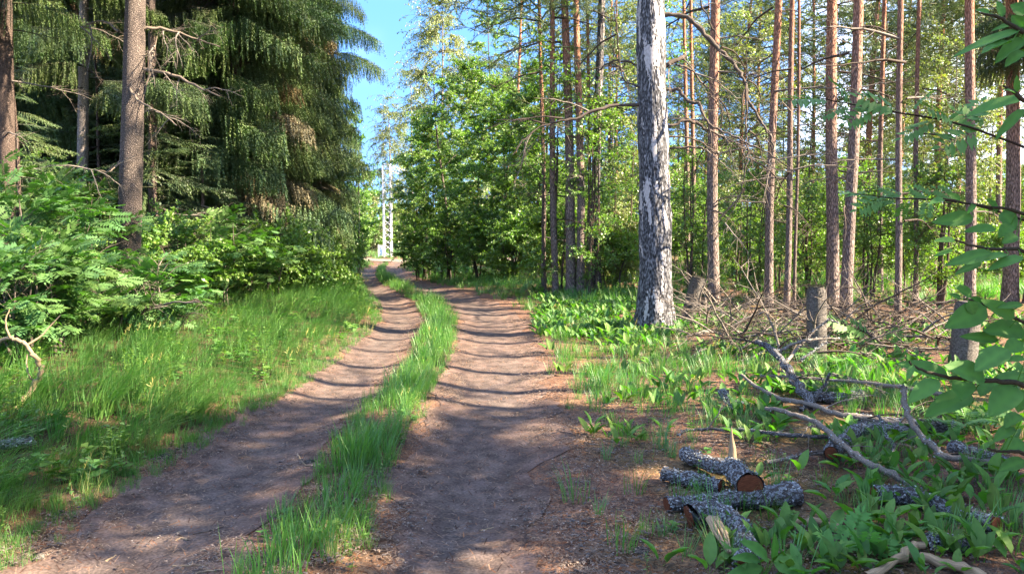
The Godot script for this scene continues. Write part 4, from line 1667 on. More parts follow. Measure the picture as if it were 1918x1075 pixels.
func build_wood() -> void:
	rng.seed = 1300
	var grey: Material = mats.twig
	var bark: Material = mats.lichen_bark
	var g1 := "lichen-covered logs in the right foreground"
	# logs: places along the axis, raised by the radius
	fallen("log", path_points([[1282, 852], [1322, 866], [1372, 882]], [0.06, 0.06, 0.10]), 0.046, 0.05, bark, "lichen log running into the back of the stubbed log", "log", g1, 0, 14, 450, "ab")
	var lb := path_points([[1366, 872], [1384, 888], [1406, 912]], [0.12, 0.13, 0.13])
	var t := fallen("log", lb, 0.052, 0.07, bark, "short lichen log with upright broken stub and dark cut end", "log", g1, 0, 18, 550, "b")
	var s := Shape.new()
	ribbon(PackedVector3Array([Vector3(0.02, 0.03, 0), Vector3(0.02, 0.11, 0.0), Vector3(0.015, 0.17, -0.01), Vector3(0.012, 0.24, -0.01)]), 0.03, 0.002, s, 7)
	part("stub", s.mesh(mats.bare_wood), t)
	fallen("log", path_points([[1243, 888], [1290, 898], [1352, 912]], [0.05]), 0.042, 0.045, bark, "leftmost slim lichen log pointing at the track", "log", g1, 0, 14, 450, "ab")
	fallen("log", path_points([[1248, 944], [1330, 940], [1420, 932], [1498, 924]], [0.045, 0.045, 0.06, 0.065]), 0.038, 0.066, bark, "long lichen log under the stubbed log with red-brown sawn end", "log", g1, 0, 16, 850, "ab")
	t = fallen("log", path_points([[1292, 968], [1330, 958], [1362, 972], [1392, 1000], [1402, 1058]], [0.06]), 0.06, 0.055, bark, "bent lichen log nearest the camera with torn pale wood", "log", g1, 0, 16, 750, "ab")
	s = Shape.new()
	var torn := path_points([[1334, 972], [1350, 1000], [1366, 1035]], [0.10, 0.10, 0.09])
	for i in 9:
		var o := Vector3(rr(-0.03, 0.03), rr(-0.012, 0.012), rr(-0.02, 0.02))
		ribbon(PackedVector3Array([torn[0] + o - t.position, torn[1] + o * 1.2 - t.position, torn[2] + o * 0.4 - t.position]), 0.014, 0.003, s, 5)
	part("torn_wood", s.mesh(mats.bare_wood), t)
	fallen("log", path_points([[1636, 926], [1710, 930], [1790, 958], [1868, 984]], [0.05]), 0.052, 0.05, bark, "long half-hidden lichen log among the broad leaves at right", "log", g1, 0, 14, 600, "ab")
	fallen("log", path_points([[1556, 848], [1574, 832], [1598, 813], [1622, 803], [1668, 806], [1700, 810]], [0.09, 0.09, 0.09, 0.08, 0.06, 0.05]), 0.052, 0.04, bark, "crooked elbow of lichen wood with red cut end", "log", g1, 0, 14, 550, "ab")
	fallen("log", path_points([[1606, 786], [1670, 792], [1728, 796], [1792, 802]], [0.06]), 0.042, 0.05, bark, "dark log crossing behind the lichen elbow", "log", g1, 1, 12, 300, "ab")
	fallen("log", path_points([[1352, 734], [1374, 757], [1392, 766]], [0.14, 0.07, 0.05]), 0.035, 0.05, bark, "stubby lichen branch end poking up from the grass", "log", g1, 0, 12, 500, "ab")
	fallen("log", path_points([[1736, 1014], [1780, 1016], [1832, 1022]], [0.04]), 0.035, 0.035, bark, "small lichen log right of the pale bare branch", "log", g1, 0, 12, 500, "ab")
	fallen("log", path_points([[1526, 740], [1572, 746], [1618, 742]], [0.05]), 0.05, 0.05, bark, "dark lichen log lying behind the crossed branches", "log", g1, 1, 12, 400, "ab")
	fallen("log", path_points([[1790, 840], [1840, 856], [1900, 876]], [0.05]), 0.05, 0.05, bark, "dark log under the willow leaves at the right edge", "log", g1, 0, 12, 300, "ab")
	fallen("bare_branch", path_points([[1622, 1082], [1682, 1048], [1708, 1030], [1727, 1020]], [0.05]), 0.022, 0.017, mats.bare_wood, "pale bare branch rising from the bottom edge", "branch", "pale bare branches at the bottom", 0, 10)
	fallen("bare_branch", path_points([[1700, 1038], [1774, 1056], [1850, 1082]], [0.035]), 0.022, 0.021, mats.bare_wood, "pale bare branch lying under the forked tip at the bottom", "branch", "pale bare branches at the bottom", 0, 10)
	fallen("bare_branch", path_points([[1488, 980], [1530, 976], [1575, 990]], [0.03]), 0.018, 0.02, mats.bare_wood, "short brown bare branch behind the bipinnate herb", "branch", "pale bare branches at the bottom", 0, 9)
	# long fallen branches
	var g2 := "fallen grey branches at the right"
	var br := [
		[[[1418, 640], [1450, 657], [1472, 686], [1498, 724], [1524, 760]], [0.42, 0.38, 0.3, 0.2, 0.1], 0.0271, 0.0407, "thick grey branch slanting down from the brush pile", 5],
		[[[1462, 658], [1506, 638], [1573, 633]], [0.36, 0.45, 0.45], 0.0148, 0.0074, "thin dark branch reaching right toward the upright post", 3],
		[[[1472, 682], [1506, 640], [1547, 603], [1570, 605]], [0.3, 0.42, 0.6, 0.6], 0.0148, 0.0074, "pale stick rising in front of the upright post", 2],
		[[[1498, 677], [1524, 658], [1550, 641]], [0.22, 0.3, 0.36], 0.0123, 0.0074, "short pale stick below the upright post", 1],
		[[[1390, 702], [1426, 730], [1470, 748], [1518, 758], [1566, 774], [1610, 782], [1670, 792], [1700, 800]], [0.2, 0.16, 0.13, 0.12, 0.1, 0.08, 0.07, 0.06], 0.0135, 0.0296, "long grey branch crossing under the slanting thick one", 4],
		[[[1434, 764], [1494, 778], [1534, 794], [1574, 828], [1610, 856], [1655, 880], [1707, 908]], [0.2, 0.2, 0.19, 0.17, 0.14, 0.1, 0.04], 0.0173, 0.0210, "straight grey branch running down over the lichen elbow", 3],
		[[[1268, 815], [1298, 805], [1338, 804], [1406, 806], [1470, 814], [1558, 819]], [0.03, 0.06, 0.07, 0.08, 0.1, 0.12], 0.0086, 0.0148, "level thin branch pointing left at the track", 3],
		[[[1436, 866], [1470, 860], [1510, 852], [1552, 848]], [0.05], 0.0135, 0.0123, "short lichen stick left of the elbow's cut end", 2],
		[[[1692, 724], [1698, 768], [1722, 812], [1758, 844], [1774, 856], [1870, 868]], [0.42, 0.28, 0.16, 0.09, 0.07, 0.05], 0.0184, 0.0222, "curved brown branch standing up under the willow leaves", 3],
		[[[1648, 778], [1662, 816], [1674, 836], [1670, 878]], [0.2, 0.12, 0.09, 0.02], 0.0099, 0.0110, "thin pale twig hooked over the fallen logs", 1],
		[[[1424, 704], [1510, 708], [1610, 716], [1698, 727]], [0.14, 0.14, 0.16, 0.2], 0.0110, 0.0173, "level grey branch behind the crossed branches", 5],
		[[[1560, 700], [1640, 722], [1720, 730], [1790, 745]], [0.12], 0.0148, 0.0173, "dark level branch beyond the elbow at right", 4],
		[[[1500, 770], [1530, 742], [1548, 716], [1556, 700]], [0.08, 0.14, 0.22, 0.3], 0.0173, 0.0099, "forked grey stick leaning over the dark lichen log", 2],
	]
	for i in br.size():
		rng.seed = 1330 + i
		var p: Array = br[i]
		fallen("fallen_branch", path_points(p[0], p[1]), p[2], p[3], grey if i % 3 else mats.lichen_bark, p[4], "branch", g2, p[5], 8, 120)
	# brush pile behind the posts
	rng.seed = 1380
	var c := spot(1560, 632)
	var pile := thing("brush_pile", c, "tangled pile of dead twigs spread between the posts", "brush pile")
	for i in 250:
		var px := rr(1290, 1790)
		var py := rr(598, 690) - 20.0 * absf((px - 1560.0) / 260.0)
		var p := spot(px, py)
		var d := Vector3(rr(-1, 1), rr(-0.15, 0.5), rr(-0.7, 0.7))
		part("branch", mats.dead[rng.randi() % 4], pile, Transform3D(along_x(d, Vector3.UP, rr(0.5, 1.2)), p - c + Vector3(0, rr(0.0, 0.22), 0)))
	# left: the hooked dead branch, a short log, and deadfall by the thick trunk
	rng.seed = 1400
	t = fallen("dead_branch_snag", path_points([[30, 768], [60, 727], [76, 696], [66, 671], [47, 648], [19, 634], [-10, 645]], [0.0, 0.14, 0.28, 0.4, 0.5, 0.56, 0.5]), 0.026, 0.011, mats.bare_wood, "hooked pale dead branch standing in the grass at the left edge", "branch", "", 0, 8)
	for q in [[[[19, 634], [9, 607], [16, 579]], [0.56, 0.68, 0.8]], [[[62, 716], [50, 695], [49, 664]], [0.18, 0.28, 0.4]], [[[47, 648], [80, 625], [112, 590]], [0.5, 0.6, 0.75]]]:
		s = Shape.new()
		var pp := path_points(q[0], q[1])
		for k in pp.size():
			pp[k] -= t.position
		ribbon(smooth_path(pp, 4, 0.004), 0.011, 0.004, s, 6)
		part("twig", s.mesh(mats.bare_wood), t)
	fallen("log", path_points([[-30, 838], [10, 832], [62, 826]], [0.06]), 0.04, 0.024, bark, "short lichen log in the grass at the left edge", "log", "", 0, 12, 300, "b")
	var g3 := "grey deadfall beside the thick bare trunk"
	fallen("fallen_branch", path_points([[223, 606], [268, 583], [316, 568], [372, 566]], [0.12, 0.35, 0.5, 0.55]), 0.026, 0.008, grey, "grey forked deadfall branch right of the thick bare trunk", "branch", g3, 5, 7, 0, "", 0.12, 0.6)
	fallen("fallen_branch", path_points([[324, 634], [340, 606], [352, 585]], [0.02, 0.22, 0.42]), 0.016, 0.008, grey, "short grey stick leaning up from the left grass", "branch", g3, 3, 7)
	fallen("fallen_branch", path_points([[186, 606], [208, 560], [221, 528]], [0.1, 0.45, 0.7]), 0.016, 0.006, grey, "thin pale stick leaning on the thick bare trunk", "branch", g3, 3, 7)
	fallen("fallen_branch", path_points([[262, 600], [300, 560], [296, 500], [320, 470]], [0.1, 0.45, 0.85, 1.1]), 0.016, 0.005, grey, "upright pale deadfall twig right of the thick bare trunk", "branch", g3, 4, 7, 0, "", 0.12, 0.5)
	# sticks and stones on the track
	var g4 := "sticks lying on the track"
	var st := [[[360, 1001], [392, 994], [418, 986]], [[322, 1061], [356, 1059], [388, 1058]], [[366, 1073], [394, 1069], [422, 1066]], [[196, 1052], [206, 1046], [216, 1040]], [[352, 1012], [338, 1008], [326, 1013]], [[898, 994], [912, 991], [925, 988]], [[446, 858], [458, 856], [467, 855]], [[556, 850], [570, 870], [590, 872]]]
	var sl := ["dark stick lying on the left rut", "pale stick at the bottom edge of the left rut", "lower pale stick at the bottom edge of the left rut", "small pale chip of wood at the bottom left of the track", "pale crooked twig on the left rut", "small pale twig on the right rut", "short dark twig on the far left rut", "pale twig beside the middle grass strip"]
	for i in st.size():
		rng.seed = 1420 + i
		fallen("stick", path_points(st[i], [0.012]), 0.006, 0.003, mats.dark_twig if i in [0, 6] else mats.bare_wood, sl[i], "stick", g4, 1 if i < 3 else 0, 5, 0, "", 0.1, 0.12)
	var sp := [[309, 858, 0.035], [354, 837, 0.04], [70, 1046, 0.03], [92, 1010, 0.028], [1203, 1034, 0.03], [580, 868, 0.03], [440, 915, 0.018]]
	var spl := ["grey stone at the grass edge of the left rut", "larger pale stone at the grass edge of the left rut", "small pale stone at the bottom left corner", "grey pebble near the left grass at the bottom", "pale pebble in the litter left of the logs", "pale stone beside the middle grass strip", "tiny pale pebble on the left rut"]
	for i in sp.size():
		rng.seed = 1440 + i
		var p := spot(sp[i][0], sp[i][1])
		var o := thing("stone", p, spl[i], "stone", "stones by the track")
		s = Shape.new()
		var r: float = sp[i][2]
		var pts := PackedVector3Array()
		var rad := PackedFloat32Array()
		for k in 9:
			var a := PI * k / 8.0
			pts.append(Vector3(0, -cos(a) * r * 0.55 + r * 0.3, 0))
			rad.append(maxf(sin(a) * r, 0.0005))
		s.tube(pts, rad, 12, Color(1, 1, 1), 1.0, 1.0, false, Color(1, 1, 1), fine, 0.35)
		part("body", s.mesh(mats.stone), o).scale = Vector3(1.25, 1, 0.9)


func build_willow() -> void:
	rng.seed = 1500
	var foot := on_land(1.62, 1.75)
	var t := thing("willow_bush", foot, "willow bush with large smooth dark leaves hanging in at the right edge", "bush")
	var stems := [
		[[1918, 470], [1850, 466], [1790, 449]], [[1918, 400], [1850, 386], [1768, 372]], [[1918, 722], [1840, 712], [1780, 707], [1720, 690], [1704, 677]],
		[[1918, 604], [1850, 574], [1812, 559]], [[1918, 62], [1872, 32], [1836, 24]], [[1918, 188], [1902, 172], [1880, 160]], [[1918, 850], [1880, 846], [1850, 840]]]
	var deep := [1.95, 2.15, 1.85, 2.05, 1.95, 1.8, 2.0]
	var paths := []
	for i in stems.size():
		var p := PackedVector3Array()
		var exit := at(1985, stems[i][0][1] + 50, deep[i])
		var root := Vector3(foot.x + rr(-0.12, 0.12), foot.y, foot.z + rr(-0.12, 0.12))
		p.append(root - foot)
		p.append(root.lerp(exit, 0.6) + Vector3(0.07, 0, 0) - foot)
		p.append(exit - foot)
		for q in stems[i]:
			p.append(at(q[0], q[1], deep[i]) - foot)
		var path := smooth_path(p, 6, 0.002)
		var s := Shape.new()
		ribbon(path, 0.011, 0.0022, s, 6, Color(0.55, 0.6, 0.45))
		part("stem", s.mesh(mats.dark_twig), t)
		paths.append(path)
	# base x, base y, tip x, tip y, width, stem, paler
	var leaves := [
		[1825, 407, 1749, 415, 27, 1], [1867, 429, 1808, 430, 20, 1], [1791, 450, 1750, 451, 13, 0], [1786, 467, 1750, 479, 9, 0], [1858, 473, 1773, 494, 24, 0], [1891, 476, 1811, 491, 20, 0], [1841, 491, 1789, 511, 16, 0], [1918, 481, 1851, 501, 24, 0],
		[1821, 556, 1787, 533, 21, 3], [1801, 560, 1778, 550, 11, 3], [1816, 563, 1827, 591, 19, 3], [1821, 556, 1851, 577, 14, 3], [1848, 575, 1774, 612, 42, 3], [1903, 594, 1843, 561, 28, 3], [1918, 571, 1868, 575, 16, 3],
		[1922, 619, 1848, 616, 44, 3], [1872, 636, 1800, 629, 22, 3], [1888, 653, 1827, 692, 42, 2], [1847, 711, 1771, 683, 44, 2], [1780, 708, 1685, 675, 36, 2], [1760, 711, 1701, 753, 32, 2], [1807, 714, 1802, 750, 38, 2], [1821, 739, 1732, 781, 44, 2],
		[1922, 703, 1844, 722, 32, 2], [1905, 725, 1855, 778, 46, 2], [1922, 730, 1908, 772, 32, 2], [1922, 672, 1883, 675, 16, 2], [1922, 830, 1874, 846, 32, 6], [1922, 862, 1872, 880, 26, 6], [1900, 800, 1862, 826, 22, 6], [1916, 640, 1882, 660, 30, 3], [1918, 780, 1880, 800, 30, 6],
		[1915, 55, 1785, 97, 22, 4], [1902, 43, 1857, 57, 11, 4], [1897, 78, 1839, 97, 27, 4], [1922, 73, 1864, 116, 28, 4], [1922, 97, 1882, 124, 26, 4], [1922, 184, 1808, 216, 28, 5], [1922, 203, 1864, 259, 20, 5], [1878, 32, 1870, 0, 15, 4], [1922, 27, 1894, 8, 28, 4], [1920, 50, 1896, 28, 20, 4],
		[1907, 173, 1906, 140, 10, 5], [1903, 174, 1881, 165, 8, 5], [1855, 24, 1828, 17, 9, 4], [1880, 395, 1905, 430, 26, 1], [1868, 400, 1850, 372, 20, 1], [1905, 440, 1880, 455, 20, 1], [1895, 420, 1872, 445, 22, 1], [1770, 373, 1742, 380, 14, 1], [1800, 378, 1775, 360, 14, 1], [1830, 385, 1812, 400, 12, 1],
		[1712, 684, 1700, 712, 12, 2], [1706, 678, 1700, 660, 9, 2], [1850, 715, 1838, 742, 26, 2],
	]
	for i in leaves.size():
		var q: Array = leaves[i]
		rng.seed = 1520 + i
		var dz := rr(-0.05, 0.05)
		var p := at(q[0], q[1], deep[q[5]] + dz)
		var e := at(q[2], q[3], deep[q[5]] + dz - rr(-0.02, 0.05))
		var l := p.distance_to(e)
		var w: float = q[4] / FOCAL * deep[q[5]]
		var f := rr(0.75, 1.0)
		var sh := broad_leaf(l, w * 1.08, rr(0.08, 0.3), rr(0.02, 0.12), Color(f, f, f), Color(1, 1, 0.9), 0.72)
		var look := (Vector3(0, EYE, 0) - p).normalized()
		var up := (look * rr(0.6, 1.1) + Vector3.UP * rr(0.3, 1.0) + rv() * 0.25).normalized()
		var o := part("leaf", sh.mesh(mats.willow_leaf), t, Transform3D(along_x(e - p, up, 1.0), p - foot))
		var near: Vector3 = paths[q[5]][0]
		for a in paths[q[5]]:
			if a.distance_to(p - foot) < near.distance_to(p - foot):
				near = a
		var ps := Shape.new()
		ribbon(PackedVector3Array([near, p - foot]), 0.0016, 0.0013, ps, 4, Color(0.8, 0.9, 0.5))
		part("leaf_stalk", ps.mesh(mats.willow_leaf), t)
	# leaves added outside the frame, sunward of the visible ones, to shade them
	var where := []
	var cols := []
	rng.seed = 1590
	for i in 480:
		var q: Array = leaves[rng.randi() % leaves.size()]
		var p := at(q[0], q[1], deep[q[5]]) + Vector3(0.77, 0.60, 0.19) * rr(0.35, 2.3) + rv() * 0.14
		if p.x < -p.z * 0.70 + 0.1 or p.z > -0.25:
			continue
		where.append(Transform3D(along_x(rv() + Vector3(-0.6, 0, 0), (Vector3.UP + rv() * 0.5).normalized(), rr(0.8, 1.2)), p - foot))
		cols.append(tint(0.2, 0.1))
	many("foliage", broad_leaf(0.09, 0.04, 0.2, 0.1, Color.WHITE, Color.WHITE, 0.72).mesh(mats.willow_leaf), t, where, cols)
	# a willow shoot with big leaves at the bottom edge
	var foot2 := spot(1420, 1090)
	var t2 := thing("willow_shoot", foot2, "low shoot with big dark leaves at the bottom edge before the logs", "plant")
	var low := [[1440, 1050, 1392, 1010, 34], [1450, 1052, 1506, 1075, 46], [1430, 1062, 1350, 1085, 30], [1448, 1046, 1455, 1000, 18], [1425, 1050, 1372, 1042, 24], [1470, 1066, 1540, 1110, 46]]
	var dd := -foot2.z + 0.02
	for i in low.size():
		rng.seed = 1600 + i
		var q: Array = low[i]
		var p := at(q[0], q[1], dd)
		var e := at(q[2], q[3], dd - 0.06)
		var l := p.distance_to(e)
		var o := part("leaf", broad_leaf(l, q[4] / FOCAL * dd, 0.2, 0.1, Color(0.9, 0.9, 0.9), Color(1, 1, 0.9), 0.72).mesh(mats.willow_leaf), t2, Transform3D(along_x(e - p, Vector3(0, 0.8, 0.5), 1.0), p - foot2))
		var ps := Shape.new()
		ribbon(PackedVector3Array([Vector3(0, -0.02, 0), (p - foot2) * 0.6 + Vector3(0.01, 0, 0), p - foot2]), 0.003, 0.0015, ps, 4, Color(0.8, 0.9, 0.5))
		part("leaf_stalk", ps.mesh(mats.willow_leaf), t2)


func build_rowan_twigs() -> void:
	var twigs := [
		[3.3, [[2010, 320], [1918, 275], [1790, 230], [1670, 208], [1600, 196], [1520, 180]], "rowan twig with feathery leaves reaching in front of the twin pines", [[1600, 197, 1574, 148], [1560, 188, 1488, 172], [1600, 197, 1540, 208], [1640, 204, 1590, 222], [1690, 210, 1622, 172], [1700, 212, 1735, 168], [1660, 207, 1612, 190], [1760, 222, 1692, 246], [1790, 230, 1748, 188], [1800, 234, 1838, 180], [1840, 246, 1775, 262], [1850, 250, 1800, 205]]],
		[3.6, [[2010, 470], [1890, 402], [1780, 376], [1690, 372], [1600, 362]], "lower rowan twig with feathery leaves beside the willow", [[1640, 366, 1586, 352], [1660, 369, 1612, 384], [1700, 372, 1656, 345], [1700, 372, 1690, 408], [1750, 374, 1712, 348], [1740, 374, 1735, 402], [1690, 372, 1640, 372], [1800, 380, 1760, 350]]],
		[6.6, [[1690, 668], [1650, 640], [1600, 618], [1560, 592]], "small rowan seedling with feathery leaves in front of the brush pile", [[1600, 618, 1545, 583], [1600, 618, 1560, 628], [1630, 630, 1590, 600], [1650, 640, 1610, 650], [1660, 645, 1690, 612], [1640, 640, 1668, 662]]],
	]
	for i in twigs.size():
		var q: Array = twigs[i]
		rng.seed = 1700 + i
		var d: float = q[0]
		var foot := on_land(at(2060, 600, d).x, d) if i < 2 else spot(1694, 672)
		var t := thing("rowan_sapling", foot, q[2], "sapling", "rowan saplings at the right")
		var p := PackedVector3Array()
		p.append(Vector3(0, -0.03, 0))
		if i < 2:
			p.append(Vector3(0.03, (at(2010, q[1][0][1], d).y - foot.y) * 0.6, 0.03))
		else:
			d = -foot.z
		for e in q[1]:
			p.append(at(e[0], e[1], d) - foot)
		var s := Shape.new()
		ribbon(smooth_path(p, 5, 0.002), 0.009 if i < 2 else 0.006, 0.0018, s, 5, Color(0.5, 0.42, 0.4))
		part("stem", s.mesh(mats.dark_twig), t)
		for e in q[3]:
			var a := at(e[0], e[1], d)
			var b := at(e[2], e[3], d + rr(-0.12, 0.12))
			var l := a.distance_to(b) * (1.05 if i < 2 else 0.86)
			s = Shape.new()
			rowan_leaf(s, Vector3.ZERO, (b - a).normalized(), (Vector3.UP * 0.7 + Vector3(0, 0.2, 0.8) + rv() * 0.5).normalized(), l, Color(0.9, 0.95, 0.85))
			part("leaf", s.mesh(mats.rowan_leaf), t, Transform3D(Basis(), a - foot))
		if i < 2:
			var where := []
			var cols := []
			for k in 26:
				where.append(Transform3D(along_x(rv(), Vector3.UP, rr(0.8, 1.1)), Vector3(rr(0.1, 0.9), rr(0.8, 3.4), rr(-0.5, 0.5))))
				cols.append(tint(0.2, 0.1))
			many("foliage", mats.rowan[0], t, where, cols)


func sapling_label(px: float, d: float, high: float, i: int) -> String:
	var marks := [[0, "the slim orange pine"], [1041, "the dark crooked pine"], [1088, "the red pine pair"], [1118, "the slim speckled birch"], [1226, "the big birch"], [1338, "the stout pine"], [1440, "the dark leaning pine"], [1473, "the slender orange pine"], [1573, "the twin pines"], [1650, "the slim far pine"], [1682, "the dark red pine"], [1760, "the brush pile's right end"], [1817, "the grooved post"], [1893, "the thick edge pine"]]
	var beside := ""
	for m in marks:
		if px >= m[0]:
			beside = m[1]
	var kind: String = ["sparse green", "bushy green", "drooping pale"][i % 3]
	return "%s %s sapling %s right of %s" % ["low" if high < 2.6 else ("middling" if high < 4.0 else "tall"), kind, "close in the wood" if d < 22.0 else ("halfway into the wood" if d < 33.0 else "deep in the wood"), beside]


func build_understorey() -> void:
	# rowan bushes along the left edge, blown towards the right
	var rowans := [[60, 640, 9.2, 290, 1.0, 60, "rowan bush at the left edge below the dark trunk"], [150, 625, 10.4, 310, 0.95, 60, "pale-leaved rowan bush left of the thick bare trunk"], [20, 560, 8.2, 420, 0.8, 34, "low rowan bush filling the left edge of the picture"], [430, 590, 13.4, 390, 1.1, 58, "green rowan bush under the drooping dark spruce"], [40, 700, 7.7, 470, 0.62, 30, "nearest low rowan bush beside the hooked dead branch"], [135, 690, 8.3, 440, 0.66, 34, "pale rowan bush reaching into the left verge grass"], [300, 655, 9.8, 470, 0.66, 32, "low rowan bush at the verge right of the thick bare trunk"], [205, 650, 9.6, 520, 0.7, 34, "low rowan shoots before the foot of the thick bare trunk"]]
	for i in rowans.size():
		var q: Array = rowans[i]
		rng.seed = 1800 + i
		var base := on_land(at(q[0], q[1], q[2]).x, q[2])
		var high := at(q[0], q[3], q[2]).y - base.y
		broadleaf("rowan_bush", base, high, 0.15, q[4] * 1.15, int(q[5] * 1.3), mats.rowan[i % 2], q[6], "rowan bushes left of the track", 0.018, 4, Color(0.35, 0.3, 0.27), Vector3.ONE, Color(1, 1, 1) if i % 2 else Color(0.92, 1.0, 1.0), 1.05, 0.5)
	var bushes := [[330, 600, 12.6, 410, 0.9, 60, "leafy bush right of the thick bare trunk"], [520, 575, 15.0, 410, 1.0, 66, "leafy bush at the foot of the great drooping spruce"], [600, 548, 17.0, 470, 0.7, 40, "low leafy bush reaching down to the verge grass"], [390, 590, 16.5, 400, 1.5, 80, "leafy bush in the shade between the left spruces"], [560, 550, 18.0, 430, 1.2, 70, "leafy bush under the great drooping spruce beside the grass"], [280, 580, 17.5, 380, 1.4, 70, "shaded leafy bush behind the thick bare trunk"], [90, 590, 14.0, 300, 1.5, 80, "tall leafy bush behind the rowans at the left"]]
	for i in bushes.size():
		var q: Array = bushes[i]
		rng.seed = 1820 + i
		var base := on_land(at(q[0], q[1], q[2]).x, q[2])
		broadleaf("leafy_bush", base, at(q[0], q[3], q[2]).y - base.y, 0.2, q[4], q[5], mats.bush_bough, q[6], "leafy bushes under the spruces", 0.02, 4, Color(0.3, 0.26, 0.23), Vector3.ONE, Color(1, 1, 1), 0.75)
	# saplings in the wood at the right
	var n := 0
	for i in 105:
		rng.seed = 1850 + i
		var d := rr(16.5, 46.0)
		var px := rr(1010, 1930)
		var base := on_land((px - 959.0) / FOCAL * d, d)
		if base.x < row(d)[4] + 2.2:
			continue
		var high := rr(1.6, 4.6) * lerpf(0.75, 1.3, (d - 16.0) / 30.0)
		broadleaf("leafy_sapling", base, high, high * rr(0.15, 0.35), rr(0.5, 1.0) * lerpf(0.8, 1.5, (d - 16.0) / 30.0), int(rr(28, 54)), [mats.sparse_bough, mats.bush_bough, mats.weep_bough][i % 3], sapling_label(px, d, high, i), "saplings between the pines", rr(0.012, 0.03), 1 + i % 2, Color(0.3, 0.25, 0.22), Vector3.ONE, Color(1.0, 1.0, 0.9), rr(0.6, 0.95))
	# leafy trees beyond the right edge, whose dappled shade covers the nearest ground
	var off := [[5.4, 3.1, 4.6, 1.3, 44], [7.2, 4.0, 5.2, 1.2, 24], [6.2, 1.2, 5.0, 1.6, 50], [9.6, 1.2, 11.0, 1.7, 100], [11.0, 2.1, 12.0, 1.7, 100]]
	for i in off.size():
		var q: Array = off[i]
		rng.seed = 1930 + i
		broadleaf("roadside_birch_tree", on_land(q[0], q[1]), q[2], 1.2 if q[2] < 8.0 else 5.0, q[3], q[4], mats.birch_bough, "leafy young birch beyond the right edge of the picture", "birches outside the frame", 0.05, 2)


